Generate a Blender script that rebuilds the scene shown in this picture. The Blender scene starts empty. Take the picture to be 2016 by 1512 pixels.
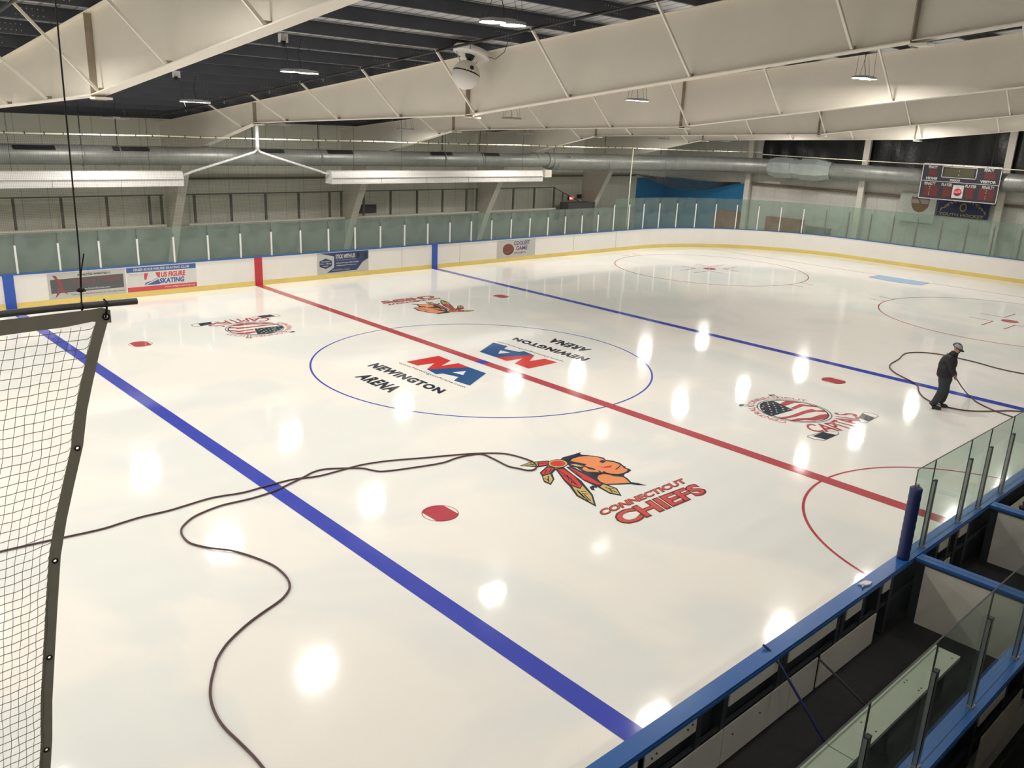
import bpy, math, random
from mathutils import Vector, Matrix
random.seed(7)
SC = bpy.context.scene
COL = SC.collection

# ------------------------------------------------------------------ camera
CAM_POS = (-14.625, -16.730, 6.155)
YAW, PITCH, ROLL = 0.815384, -0.294705, 0.044414
FPX = 1664.3                      # focal length in pixels of a 2016 px wide frame
_f = Vector((math.cos(YAW)*math.cos(PITCH), math.sin(YAW)*math.cos(PITCH), math.sin(PITCH)))
_r0 = Vector((math.sin(YAW), -math.cos(YAW), 0))
_u0 = _r0.cross(_f)
_r = _r0*math.cos(ROLL) + _u0*math.sin(ROLL)
_u = -_r0*math.sin(ROLL) + _u0*math.cos(ROLL)
cd = bpy.data.cameras.new('camera')
cd.sensor_width = 36.0
cd.lens = FPX/2016*36.0
cd.clip_end = 300
cam = bpy.data.objects.new('camera', cd)
COL.objects.link(cam)
cam.matrix_world = Matrix(((_r.x, _u.x, -_f.x, CAM_POS[0]), (_r.y, _u.y, -_f.y, CAM_POS[1]), (_r.z, _u.z, -_f.z, CAM_POS[2]), (0, 0, 0, 1)))
SC.camera = cam

# ------------------------------------------------------------------ world and exposure
wd = bpy.data.worlds.new('world'); SC.world = wd; wd.use_nodes = True
wd.node_tree.nodes['Background'].inputs[0].default_value = (0.02, 0.02, 0.022, 1)
wd.node_tree.nodes['Background'].inputs[1].default_value = 1.0
SC.view_settings.view_transform = 'Standard'
SC.view_settings.look = 'None'
SC.view_settings.gamma = 1.0
SC.view_settings.exposure = 0.24
SC.cycles.max_bounces = 8
SC.cycles.diffuse_bounces = 5
SC.cycles.transparent_max_bounces = 24
SC.cycles.sample_clamp_indirect = 40.0
LAMP = 106.0                      # radiance of a lit lamp lens
LAMP_COL = (1.0, 0.965, 0.90)

# rink and hall dimensions in metres
W = 13.03                         # half width of the ice
XE = 31.0                         # end boards
RC = 8.5                          # corner radius
HB = 1.06                         # board height
BL = 8.36                         # blue line
YF = 20.0                         # far wall
XW = 33.5                         # end wall
def zroof(y): return 7.76 - 0.102*y

# ------------------------------------------------------------------ helpers
def tag(o, label=None, cat=None, group=None, kind=None):
    if label: o['label'] = label
    if cat: o['category'] = cat
    if group: o['group'] = group
    if kind: o['kind'] = kind
    return o
def thing(name, label, cat, loc=(0, 0, 0), group=None, kind=None):
    o = bpy.data.objects.new(name, None); COL.objects.link(o)
    o.location = loc; o.empty_display_size = 0.1
    return tag(o, label, cat, group, kind)
class MB:
    def __init__(s): s.v = []; s.f = []; s.m = []; s.smooth = []
    def add(s, vs, fs, m=0, sm=False):
        b = len(s.v); s.v += [tuple(v) for v in vs]
        for f in fs: s.f.append([i+b for i in f]); s.m.append(m); s.smooth.append(sm)
        return s
    def box(s, x0, x1, y0, y1, z0, z1, m=0):
        x0, x1 = min(x0, x1), max(x0, x1); y0, y1 = min(y0, y1), max(y0, y1); z0, z1 = min(z0, z1), max(z0, z1)
        return s.add([(x0,y0,z0),(x1,y0,z0),(x1,y1,z0),(x0,y1,z0),(x0,y0,z1),(x1,y0,z1),(x1,y1,z1),(x0,y1,z1)],
                     [(0,3,2,1),(4,5,6,7),(0,1,5,4),(1,2,6,5),(2,3,7,6),(3,0,4,7)], m)
    def beam(s, a, b, w, h, m=0, up=(0, 0, 1)):
        a, b = Vector(a), Vector(b); d = (b-a).normalized(); u = Vector(up)
        if abs(d.dot(u)) > 0.98: u = Vector((1, 0, 0))
        r = d.cross(u).normalized(); u = r.cross(d).normalized(); r = r*w/2; u = u*h/2
        return s.add([a-r-u, a+r-u, a+r+u, a-r+u, b-r-u, b+r-u, b+r+u, b-r+u],
                     [(0,1,2,3),(7,6,5,4),(0,4,5,1),(1,5,6,2),(2,6,7,3),(3,7,4,0)], m)
    def tube(s, pts, r, n=8, m=0, cap=True, sm=True):
        pts = [Vector(p) for p in pts]; R = r if isinstance(r, (list, tuple)) else [r]*len(pts)
        vs = []; fs = []; prev = None
        for i, p in enumerate(pts):
            d = (pts[min(i+1, len(pts)-1)]-pts[max(i-1, 0)]).normalized()
            if prev is None:
                u = Vector((0, 0, 1)) if abs(d.z) < 0.9 else Vector((1, 0, 0))
                a = d.cross(u).normalized()
            else:
                a = (prev - d*prev.dot(d))
                a = a.normalized() if a.length > 1e-6 else d.orthogonal().normalized()
            prev = a; b = d.cross(a)
            for k in range(n):
                t = 2*math.pi*k/n; vs.append(p+(a*math.cos(t)+b*math.sin(t))*R[i])
        for i in range(len(pts)-1):
            for k in range(n):
                k2 = (k+1) % n; fs.append((i*n+k, i*n+k2, (i+1)*n+k2, (i+1)*n+k))
        s.add(vs, fs, m, sm)
        if cap:
            s.add(vs[:n], [tuple(range(n))[::-1]], m); s.add(vs[-n:], [tuple(range(n))], m)
        return s
    def lathe(s, prof, c=(0, 0, 0), n=24, m=0, axis='z', sm=True):
        vs = []; fs = []; c = Vector(c)
        for (r, h) in prof:
            for k in range(n):
                t = 2*math.pi*k/n; a, b = r*math.cos(t), r*math.sin(t)
                vs.append(c + (Vector((a, b, h)) if axis == 'z' else Vector((h, a, b)) if axis == 'x' else Vector((a, h, b))))
        for i in range(len(prof)-1):
            for k in range(n):
                k2 = (k+1) % n; fs.append((i*n+k, i*n+k2, (i+1)*n+k2, (i+1)*n+k))
        s.add(vs, fs, m, sm); return s
    def ball(s, c, r, m=0, n=14, sc=(1, 1, 1), h0=-1.0, h1=1.0):
        pr = []
        for i in range(n//2+1):
            a = math.asin(h0) + (math.asin(h1)-math.asin(h0))*i/(n//2)
            pr.append((r*math.cos(a), r*math.sin(a)))
        b = len(s.v); s.lathe(pr, (0, 0, 0), n, m)
        c = Vector(c)
        for i in range(b, len(s.v)):
            v = s.v[i]; s.v[i] = (c.x+v[0]*sc[0], c.y+v[1]*sc[1], c.z+v[2]*sc[2])
        return s
    def poly(s, pts, m=0):
        return s.add(pts, [tuple(range(len(pts)))], m)
    def slab(s, poly, fn, t, m=0):
        """poly in 2D, fn(u,v,w) -> 3D, thickness t"""
        n = len(poly); a = [fn(u, v, 0) for u, v in poly]; b = [fn(u, v, t) for u, v in poly]
        s.add(a+b, [tuple(range(n))[::-1], tuple(range(n, 2*n))] + [(i, (i+1) % n, n+(i+1) % n, n+i) for i in range(n)], m)
        return s
    def build(s, name, mats, parent=None, label=None, kind=None):
        me = bpy.data.meshes.new(name)
        if parent is not None: org = Vector(parent.location); pp = parent.parent
        else:
            xs = [v[0] for v in s.v]; ys = [v[1] for v in s.v]; zs = [v[2] for v in s.v]
            org = Vector(((min(xs)+max(xs))/2, (min(ys)+max(ys))/2, min(zs))); pp = None
        while pp is not None: org += pp.location; pp = pp.parent
        me.from_pydata([(v[0]-org.x, v[1]-org.y, v[2]-org.z) for v in s.v], [], s.f)
        if not isinstance(mats, (list, tuple)): mats = [mats]
        for m in mats: me.materials.append(m)
        if len(mats) > 1: me.polygons.foreach_set('material_index', s.m)
        me.polygons.foreach_set('use_smooth', s.smooth)
        me.update()
        o = bpy.data.objects.new(name, me); COL.objects.link(o)
        if parent is not None: o.parent = parent
        else: o.location = org
        if label: o['label'] = label
        if kind: o['kind'] = kind
        return o
def kids(o): return [c for c in bpy.data.objects if c.parent == o]
def copy_tree(o, ch=None):
    ch = ch or {}
    c = o.copy(); COL.objects.link(c)
    for k in kids(o):
        k2 = k.copy(); COL.objects.link(k2); k2.parent = c
        for g in kids(k):
            g2 = g.copy(); COL.objects.link(g2); g2.parent = k2
    return c
ONES = 'zeroth first second third fourth fifth sixth seventh eighth ninth tenth eleventh twelfth thirteenth fourteenth fifteenth sixteenth seventeenth eighteenth nineteenth twentieth'.split()
def nth(i):
    if i <= 20: return ONES[i]
    if i < 30: return 'twenty-'+ONES[i-20]
    if i == 30: return 'thirtieth'
    if i < 40: return 'thirty-'+ONES[i-30]
    return 'fortieth' if i == 40 else 'forty-'+ONES[i-40]

# text as filled outlines in the unit square; mapped afterwards
_tx = {}
def text_shape(txt, bold=0.0, spacing=1.0):
    k = (txt, bold, spacing)
    if k in _tx: return _tx[k]
    cu = bpy.data.curves.new('t', 'FONT'); cu.body = txt; cu.size = 1; cu.offset = bold; cu.resolution_u = 3
    cu.space_character = spacing; cu.dimensions = '2D'; cu.fill_mode = 'BOTH'
    ob = bpy.data.objects.new('t', cu); COL.objects.link(ob)
    dg = bpy.context.evaluated_depsgraph_get(); dg.update()
    me = bpy.data.meshes.new_from_object(ob.evaluated_get(dg))
    vs = [(v.co.x, v.co.y) for v in me.vertices]; fs = [tuple(p.vertices) for p in me.polygons]
    bpy.data.objects.remove(ob); bpy.data.curves.remove(cu); bpy.data.meshes.remove(me)
    x0 = min(v[0] for v in vs); x1 = max(v[0] for v in vs); y0 = min(v[1] for v in vs); y1 = max(v[1] for v in vs)
    _tx[k] = ([((a-x0)/(x1-x0), (b-y0)/(y1-y0)) for a, b in vs], fs)
    return _tx[k]
def put_text(mb, txt, fn, m=0, bold=0.0, spacing=1.0):
    vs, fs = text_shape(txt, bold, spacing)
    mb.add([fn(a, b) for a, b in vs], fs, m)
def quad_map(q, z):               # BL, BR, TR, TL in plan
    def fn(u, v):
        return tuple((1-u)*(1-v)*q[0][i]+u*(1-v)*q[1][i]+u*v*q[2][i]+(1-u)*v*q[3][i] for i in (0, 1)) + (z,)
    return fn

# ------------------------------------------------------------------ materials
def mat(name, col, rough=0.6, metal=0.0, var=0.08, scale=3.0, bump=0.0, bscale=40.0, spec=0.5, ior=1.5, emit=None, estr=0.0, alpha=None):
    m = bpy.data.materials.new(name); m.use_nodes = True; nt = m.node_tree; N = nt.nodes; L = nt.links
    p = N['Principled BSDF']
    p.inputs['Roughness'].default_value = rough; p.inputs['Metallic'].default_value = metal
    p.inputs['Specular IOR Level'].default_value = spec; p.inputs['IOR'].default_value = ior
    tc = N.new('ShaderNodeTexCoord')
    if var:
        no = N.new('ShaderNodeTexNoise'); no.inputs['Scale'].default_value = scale; no.inputs['Detail'].default_value = 4
        L.new(tc.outputs['Object'], no.inputs['Vector'])
        mx = N.new('ShaderNodeMix'); mx.data_type = 'RGBA'
        mx.inputs['A'].default_value = (*[c*(1-var) for c in col], 1); mx.inputs['B'].default_value = (*[min(1, c*(1+var)) for c in col], 1)
        L.new(no.outputs['Fac'], mx.inputs['Factor']); L.new(mx.outputs['Result'], p.inputs['Base Color'])
    else: p.inputs['Base Color'].default_value = (*col, 1)
    if bump:
        nb = N.new('ShaderNodeTexNoise'); nb.inputs['Scale'].default_value = bscale
        L.new(tc.outputs['Object'], nb.inputs['Vector'])
        b = N.new('ShaderNodeBump'); b.inputs['Strength'].default_value = bump; b.inputs['Distance'].default_value = 0.02
        L.new(nb.outputs['Fac'], b.inputs['Height']); L.new(b.outputs['Normal'], p.inputs['Normal'])
    if emit: p.inputs['Emission Color'].default_value = (*emit, 1); p.inputs['Emission Strength'].default_value = estr
    return m
def glass_mat(name, tint, haze, hazecol, gloss=0.06):
    m = bpy.data.materials.new(name); m.use_nodes = True; nt = m.node_tree; N = nt.nodes; L = nt.links
    N.remove(N['Principled BSDF']); out = N['Material Output']
    tr = N.new('ShaderNodeBsdfTransparent'); tr.inputs[0].default_value = (*tint, 1)
    df = N.new('ShaderNodeBsdfDiffuse'); df.inputs[0].default_value = (*hazecol, 1)
    gl = N.new('ShaderNodeBsdfGlossy'); gl.inputs['Roughness'].default_value = 0.04
    tc = N.new('ShaderNodeTexCoord'); no = N.new('ShaderNodeTexNoise'); no.inputs['Scale'].default_value = 1.6; no.inputs['Detail'].default_value = 5
    L.new(tc.outputs['Object'], no.inputs['Vector'])
    mr = N.new('ShaderNodeMapRange'); mr.inputs['From Min'].default_value = 0.3; mr.inputs['From Max'].default_value = 0.7
    mr.inputs['To Min'].default_value = haze*0.6; mr.inputs['To Max'].default_value = haze*1.4
    L.new(no.outputs['Fac'], mr.inputs['Value'])
    m1 = N.new('ShaderNodeMixShader'); L.new(mr.outputs[0], m1.inputs[0]); L.new(tr.outputs[0], m1.inputs[1]); L.new(df.outputs[0], m1.inputs[2])
    fr = N.new('ShaderNodeFresnel'); fr.inputs[0].default_value = 1.35
    ge = N.new('ShaderNodeNewGeometry'); su = N.new('ShaderNodeMath'); su.operation = 'SUBTRACT'; su.inputs[0].default_value = 1.0; L.new(ge.outputs['Backfacing'], su.inputs[1])
    mu = N.new('ShaderNodeMath'); mu.operation = 'MULTIPLY'; L.new(fr.outputs[0], mu.inputs[0]); L.new(su.outputs[0], mu.inputs[1])
    m2 = N.new('ShaderNodeMixShader'); L.new(mu.outputs[0], m2.inputs[0]); L.new(m1.outputs[0], m2.inputs[1]); L.new(gl.outputs[0], m2.inputs[2])
    L.new(m2.outputs[0], out.inputs[0])
    return m
def stripes(m, axis, period, width, dark, bump=0.3):
    """darken and bump thin seams every period metres along an object axis"""
    nt = m.node_tree; N = nt.nodes; L = nt.links; p = N['Principled BSDF']
    tc = N.new('ShaderNodeTexCoord'); sx = N.new('ShaderNodeSeparateXYZ'); L.new(tc.outputs['Object'], sx.inputs[0])
    md = N.new('ShaderNodeMath'); md.operation = 'FRACT'; dv = N.new('ShaderNodeMath'); dv.operation = 'DIVIDE'; dv.inputs[1].default_value = period
    L.new(sx.outputs[axis], dv.inputs[0]); L.new(dv.outputs[0], md.inputs[0])
    lt = N.new('ShaderNodeMath'); lt.operation = 'LESS_THAN'; lt.inputs[1].default_value = width/period; L.new(md.outputs[0], lt.inputs[0])
    mx = N.new('ShaderNodeMix'); mx.data_type = 'RGBA'; mx.blend_type = 'MULTIPLY'; mx.inputs['B'].default_value = (dark, dark, dark, 1)
    src = p.inputs['Base Color'].links[0].from_socket; L.new(src, mx.inputs['A']); L.new(lt.outputs[0], mx.inputs['Factor'])
    L.new(mx.outputs['Result'], p.inputs['Base Color'])
    b = N.new('ShaderNodeBump'); b.inputs['Strength'].default_value = bump; b.inputs['Distance'].default_value = 0.01; b.invert = True
    L.new(lt.outputs[0], b.inputs['Height']); L.new(b.outputs['Normal'], p.inputs['Normal'])
    return m

def ice_mat(name, col, patches=False):
    m = bpy.data.materials.new(name); m.use_nodes = True; nt = m.node_tree; N = nt.nodes; L = nt.links
    p = N['Principled BSDF']; p.inputs['IOR'].default_value = 1.33; p.inputs['Base Color'].default_value = (*col, 1)
    g = N.new('ShaderNodeNewGeometry')
    no = N.new('ShaderNodeTexNoise'); no.inputs['Scale'].default_value = 0.22; no.inputs['Detail'].default_value = 3; no.inputs['Distortion'].default_value = 1.2
    L.new(g.outputs['Position'], no.inputs['Vector'])
    if patches:
        cr = N.new('ShaderNodeValToRGB'); cr.color_ramp.elements[0].position = 0.44; cr.color_ramp.elements[1].position = 0.56
        cr.color_ramp.elements[0].color = (col[0]*0.905, col[1]*0.95, col[2]*0.975, 1); cr.color_ramp.elements[1].color = (*col, 1)
        L.new(no.outputs['Fac'], cr.inputs[0]); L.new(cr.outputs[0], p.inputs['Base Color'])
    mr = N.new('ShaderNodeMapRange'); mr.inputs['From Min'].default_value = 0.4; mr.inputs['From Max'].default_value = 0.6
    mr.inputs['To Min'].default_value = 0.058; mr.inputs['To Max'].default_value = 0.11
    L.new(no.outputs['Fac'], mr.inputs['Value']); L.new(mr.outputs[0], p.inputs['Roughness'])
    nb = N.new('ShaderNodeTexNoise'); nb.inputs['Scale'].default_value = 2.2; nb.inputs['Detail'].default_value = 6
    L.new(g.outputs['Position'], nb.inputs['Vector'])
    b = N.new('ShaderNodeBump'); b.inputs['Strength'].default_value = 0.07; b.inputs['Distance'].default_value = 0.02
    L.new(nb.outputs['Fac'], b.inputs['Height']); L.new(b.outputs['Normal'], p.inputs['Normal'])
    return m

ICE = ice_mat('ice', (0.86, 0.82, 0.76), True)
IRED = ice_mat('ice_red_paint', (0.45, 0.06, 0.08)); IRED2 = ice_mat('ice_bright_red', (0.62, 0.045, 0.04))
IBLUE = ice_mat('ice_blue_paint', (0.055, 0.075, 0.44)); INAVY = ice_mat('ice_navy', (0.025, 0.095, 0.26))
IDARK = ice_mat('ice_dark', (0.018, 0.022, 0.035)); ISLATE = ice_mat('ice_slate', (0.02, 0.03, 0.05)); ICREASE = ice_mat('ice_crease_blue', (0.17, 0.42, 0.72))
IORANGE = ice_mat('ice_orange', (0.80, 0.28, 0.11)); IGOLD = ice_mat('ice_gold', (0.56, 0.42, 0.14)); IGREY = ice_mat('ice_grey', (0.25, 0.25, 0.27))
IBROWN = ice_mat('ice_brown', (0.16, 0.055, 0.03)); IWHITE = ice_mat('ice_white', (0.82, 0.79, 0.75)); IPINK = ice_mat('ice_pink', (0.62, 0.09, 0.09))
BEAM = mat('frame_paint', (0.82, 0.77, 0.68), 0.55, var=0.05, scale=1.2)
BEAM_D = mat('frame_paint_dusty', (0.36, 0.30, 0.23), 0.7, var=0.25, scale=6)
PURL = mat('purlin_paint', (0.060, 0.066, 0.082), 0.5, var=0.25, scale=2)
ROOF = stripes(mat('roof_liner', (0.62, 0.63, 0.65), 0.4, metal=0.2, var=0.25, scale=1.5), 0, 0.3, 0.05, 0.45, 0.6)
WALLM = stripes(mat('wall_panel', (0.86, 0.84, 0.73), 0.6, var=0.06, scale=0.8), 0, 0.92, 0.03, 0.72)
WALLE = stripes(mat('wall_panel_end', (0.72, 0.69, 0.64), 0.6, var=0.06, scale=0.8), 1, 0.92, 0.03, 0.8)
GREYW = mat('dark_block_wall', (0.30, 0.31, 0.30), 0.8, var=0.15, scale=1.0)
CONC = mat('concrete', (0.55, 0.54, 0.50), 0.85, var=0.2, scale=1.5)
WHITEB = mat('board_plastic', (0.78, 0.745, 0.70), 0.35, var=0.05, scale=1.5)
YELL = mat('kickplate_yellow', (0.72, 0.55, 0.16), 0.35, var=0.12, scale=1.2)
BCAP = mat('cap_blue', (0.024, 0.12, 0.385), 0.28, var=0.10, scale=2.0)
BCAPF = mat('stripe_blue', (0.035, 0.10, 0.42), 0.4, var=0.05)
RSTR = mat('stripe_red', (0.50, 0.04, 0.05), 0.4, var=0.05)
PANEL = mat('bench_panel', (0.66, 0.62, 0.55), 0.55, var=0.14, scale=2.5)
STEEL = mat('aluminium', (0.42, 0.42, 0.41), 0.35, metal=0.8, var=0.08, scale=8)
STW = mat('stanchion_white', (0.72, 0.72, 0.69), 0.4, var=0.05)
STDK = mat('dark_frame', (0.035, 0.04, 0.045), 0.5, var=0.2)
RUB = mat('rubber_floor', (0.012, 0.0115, 0.012), 0.7, var=0.3, scale=3, bump=0.2)
PADB = mat('pad_blue', (0.012, 0.022, 0.105), 0.45, var=0.15, scale=8)
BENCH = mat('bench_plastic', (0.60, 0.60, 0.49), 0.45, var=0.08, scale=3)
GALV = mat('galvanised_duct', (0.36, 0.37, 0.345), 0.42, metal=0.4, var=0.22, scale=2.5)
GALVB = mat('galvanised_box', (0.50, 0.55, 0.53), 0.45, metal=0.2, var=0.12, scale=2)
BLACK = mat('black', (0.008, 0.008, 0.009), 0.5, var=0.1)
NETF = mat('net_cord_dark', (0.02, 0.02, 0.018), 0.8, var=0)
NETN = mat('net_cord', (0.20, 0.18, 0.13), 0.8, var=0)
HEM = mat('net_hem', (0.37, 0.34, 0.28), 0.75, var=0.12, scale=12)
PIPE = mat('grey_pipe', (0.12, 0.12, 0.115), 0.5, var=0.15, scale=5)
CREAM = mat('cream_rope', (0.74, 0.70, 0.55), 0.6, var=0.1, scale=9)
WHITE = mat('white_paint', (0.76, 0.74, 0.71), 0.4, var=0.03)
PVC = mat('vent_white', (0.72, 0.72, 0.72), 0.3, var=0.05)
HOSEM = mat('hose_rubber', (0.075, 0.028, 0.032), 0.5, var=0.15, scale=6)
BLUEW = mat('wall_blue', (0.03, 0.24, 0.52), 0.55, var=0.1)
WOOD = mat('brown_door', (0.34, 0.095, 0.025), 0.6, var=0.2, scale=2)
SHEET = mat('black_plastic', (0.012, 0.014, 0.015), 0.33, var=0.3, scale=2, bump=0.6, bscale=7)
TRIMB = mat('brown_girt', (0.16, 0.12, 0.085), 0.6, var=0.15)
RAILM = mat('rail_grey', (0.16, 0.155, 0.135), 0.5, var=0.1)
GLF = glass_mat('far_glass', (0.70, 0.78, 0.74), 0.17, (0.50, 0.57, 0.52))
GLE = glass_mat('end_glass', (0.74, 0.82, 0.78), 0.14, (0.46, 0.54, 0.49))
GLN = glass_mat('near_glass', (0.86, 0.92, 0.89), 0.035, (0.5, 0.55, 0.5))
GLN2 = glass_mat('near_glass_green', (0.84, 0.92, 0.885), 0.05, (0.4, 0.5, 0.45))
LENS = mat('lamp_lens', (0.9, 0.9, 0.9), 0.4, var=0, emit=LAMP_COL, estr=LAMP)
LENSD = mat('lamp_lens_dim', (0.8, 0.8, 0.8), 0.4, var=0, emit=LAMP_COL, estr=LAMP*0.12)
LENSR = mat('fill_lens_rear', (0.8, 0.8, 0.8), 0.4, var=0, emit=LAMP_COL, estr=LAMP*0.8)  # for the unseen lamps added behind the camera to light the net hem
LENSB = mat('fill_lens_bench', (0.8, 0.8, 0.8), 0.4, var=0, emit=LAMP_COL, estr=LAMP*0.5)  # for the unseen lamps added to brighten the bench boxes
LENSF = mat('lamp_lens_far', (0.9, 0.9, 0.9), 0.4, var=0, emit=LAMP_COL, estr=LAMP*1.7)
LENSO = mat('lamp_lens_off', (0.45, 0.45, 0.44), 0.3, var=0.03)
HOUS = mat('lamp_housing', (0.40, 0.39, 0.40), 0.4, metal=0.2, var=0.1)

# traced outlines of the painted markings and hoses, in metres on the ice plane
CH_hair=[(-3.387,-6.248),(-3.236,-6.189),(-3.019,-6.211),(-2.824,-6.214),(-2.747,-6.215),(-2.827,-6.261),(-2.835,-6.326),(-2.749,-6.417),(-2.645,-6.577),(-2.602,-6.692),(-2.653,-6.792),(-2.567,-6.923),(-2.55,-7.071),(-2.608,-7.214),(-2.65,-7.294),(-2.632,-7.379),(-2.665,-7.446),(-2.787,-7.482),(-2.892,-7.48),(-2.987,-7.534),(-3.02,-7.652),(-3.099,-7.806),(-3.034,-7.916),(-2.983,-8.085),(-3.11,-7.978),(-3.182,-7.863),(-3.374,-7.749),(-3.573,-7.616),(-3.594,-7.506),(-3.574,-7.279),(-3.495,-7.047),(-3.413,-6.726),(-3.463,-6.578),(-3.389,-6.394)]
CH_face=[(-3.258,-6.411),(-3.145,-6.359),(-2.944,-6.37),(-2.783,-6.448),(-2.679,-6.608),(-2.662,-6.717),(-2.703,-6.836),(-2.626,-6.947),(-2.609,-7.094),(-2.638,-7.186),(-2.694,-7.294),(-2.691,-7.381),(-2.776,-7.427),(-2.885,-7.435),(-3.01,-7.411),(-3.095,-7.328),(-3.13,-7.226),(-3.116,-7.147),(-3.195,-7.177),(-3.248,-7.118),(-3.334,-7.035),(-3.392,-6.979),(-3.393,-6.85),(-3.318,-6.797),(-3.212,-6.745),(-3.127,-6.722),(-3.166,-6.633),(-3.222,-6.518)]
CH_neck=[(-3.476,-7.309),(-3.359,-7.231),(-3.237,-7.241),(-3.175,-7.318),(-3.152,-7.429),(-3.05,-7.549),(-3.06,-7.634),(-3.108,-7.739),(-3.153,-7.814),(-3.33,-7.711),(-3.521,-7.596),(-3.573,-7.552),(-3.547,-7.439)]
CH_f1=[(-4.235,-6.003),(-3.929,-5.98),(-3.593,-6.149),(-3.76,-6.337),(-3.983,-6.269)]
CH_f1g=[(-4.195,-6.019),(-3.959,-6.011),(-3.83,-6.074),(-3.954,-6.219)]
CH_f1r=[(-3.808,-6.09),(-3.636,-6.171),(-3.74,-6.293),(-3.932,-6.228)]
CH_f2=[(-4.154,-6.473),(-3.815,-6.328),(-3.738,-6.451),(-3.795,-6.55),(-3.99,-6.645),(-4.153,-6.862),(-4.389,-7.001),(-4.396,-6.83),(-4.224,-6.595)]
CH_f2g=[(-4.233,-6.637),(-4.047,-6.64),(-4.178,-6.843),(-4.343,-6.947),(-4.349,-6.805)]
CH_f2r=[(-4.139,-6.503),(-3.855,-6.383),(-3.789,-6.49),(-4.016,-6.601),(-4.18,-6.59)]
CH_f3=[(-3.786,-6.512),(-3.599,-6.555),(-3.805,-7.214),(-4.092,-7.755),(-4.419,-8.132),(-4.371,-7.627),(-4.16,-7.245),(-4.064,-7.019)]
CH_f3r=[(-3.782,-6.573),(-3.671,-6.611),(-3.75,-6.962),(-3.96,-7.366),(-4.06,-7.413),(-4.094,-7.235),(-4.014,-6.997)]
CH_f3g=[(-4.126,-7.282),(-4.097,-7.455),(-3.949,-7.374),(-4.147,-7.769),(-4.373,-8.035),(-4.32,-7.61)]
CH_f4=[(-3.558,-6.585),(-3.438,-6.61),(-3.482,-7.089),(-3.55,-7.467),(-3.533,-7.835),(-3.72,-8.105),(-3.818,-7.906),(-3.781,-7.647),(-3.766,-7.244),(-3.674,-6.944)]
CH_f4r=[(-3.528,-6.627),(-3.512,-6.736),(-3.556,-7.157),(-3.622,-7.544),(-3.698,-7.522),(-3.723,-7.204),(-3.637,-6.909)]
CH_f4g=[(-3.728,-7.6),(-3.598,-7.568),(-3.574,-7.845),(-3.701,-8.04),(-3.776,-7.87)]
CH_f5=[(-3.399,-6.474),(-3.274,-6.567),(-3.206,-6.795),(-3.323,-6.78),(-3.41,-6.695)]
CH_f5g=[(-3.393,-6.525),(-3.301,-6.592),(-3.252,-6.755),(-3.308,-6.752),(-3.375,-6.676)]
CH_curl=[(-3.901,-7.499),(-3.791,-7.476),(-3.765,-7.543),(-3.809,-7.609),(-3.833,-7.561),(-3.888,-7.595),(-3.914,-7.651),(-3.96,-7.605)]
CH_cheek=[(-3.057,-6.906),(-2.974,-7.008),(-2.767,-7.056),(-2.865,-7.114),(-2.976,-7.064)]
CH_eye=[(-2.826,-6.772),(-2.72,-6.756),(-2.7,-6.825),(-2.756,-6.864),(-2.84,-6.876),(-2.84,-6.829)]
CH_ear=[(-3.232,-6.75),(-3.196,-6.855),(-3.168,-6.992),(-3.22,-7.018),(-3.275,-6.913)]
CH_ear2=[(-3.19,-7.066),(-3.161,-7.088),(-3.211,-7.178),(-3.235,-7.16)]
CH_mouth=[(-2.877,-7.223),(-2.778,-7.199),(-2.622,-7.138),(-2.634,-7.089),(-2.592,-7.133),(-2.649,-7.171),(-2.783,-7.228),(-2.88,-7.247)]
CH_nose=[(-2.654,-7.226),(-2.597,-7.249),(-2.669,-7.3),(-2.688,-7.273)]
CH_veins=[(-3.803,-6.627,-3.857,-6.901),(-3.903,-6.835,-3.866,-7.017),(-3.821,-6.866,-3.986,-7.078),(-3.881,-7.005,-3.998,-7.249),(-3.955,-7.102,-4.042,-7.186),(-3.974,-7.147,-4.019,-7.322),(-4.171,-7.439,-4.354,-7.888),(-4.161,-7.533,-4.085,-7.591),(-4.213,-7.607,-4.139,-7.691),(-4.216,-7.661,-4.324,-7.91),(-4.207,-7.498,-4.262,-7.626),(-4.262,-7.626,-4.315,-7.753),(-3.568,-6.707,-3.605,-6.933),(-3.637,-6.909,-3.67,-7.102),(-3.668,-7.674,-3.676,-7.957),(-3.657,-7.741,-3.598,-7.815),(-3.695,-7.799,-3.73,-7.905),(-4.268,-6.715,-4.284,-6.855),(-4.143,-6.686,-4.326,-6.883),(-3.933,-6.447,-4.11,-6.555),(-3.843,-6.47,-4.01,-6.567),(-4.129,-6.043,-3.929,-6.126),(-3.985,-6.038,-3.998,-6.14),(-3.848,-6.16,-3.71,-6.223)]
CH_d3=[(-3.4,-6.486),(-3.434,-6.514),(-3.473,-6.536),(-3.515,-6.551),(-3.558,-6.559),(-3.602,-6.56),(-3.643,-6.553),(-3.682,-6.54),(-3.716,-6.519),(-3.744,-6.493),(-3.765,-6.463),(-3.778,-6.428),(-3.783,-6.392),(-3.779,-6.354),(-3.768,-6.316),(-3.748,-6.28),(-3.721,-6.248),(-3.687,-6.22),(-3.649,-6.197),(-3.607,-6.181),(-3.563,-6.172),(-3.518,-6.17),(-3.475,-6.176),(-3.436,-6.19),(-3.401,-6.21),(-3.372,-6.237),(-3.351,-6.268),(-3.338,-6.304),(-3.333,-6.342),(-3.338,-6.38),(-3.351,-6.418),(-3.372,-6.454)]
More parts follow.
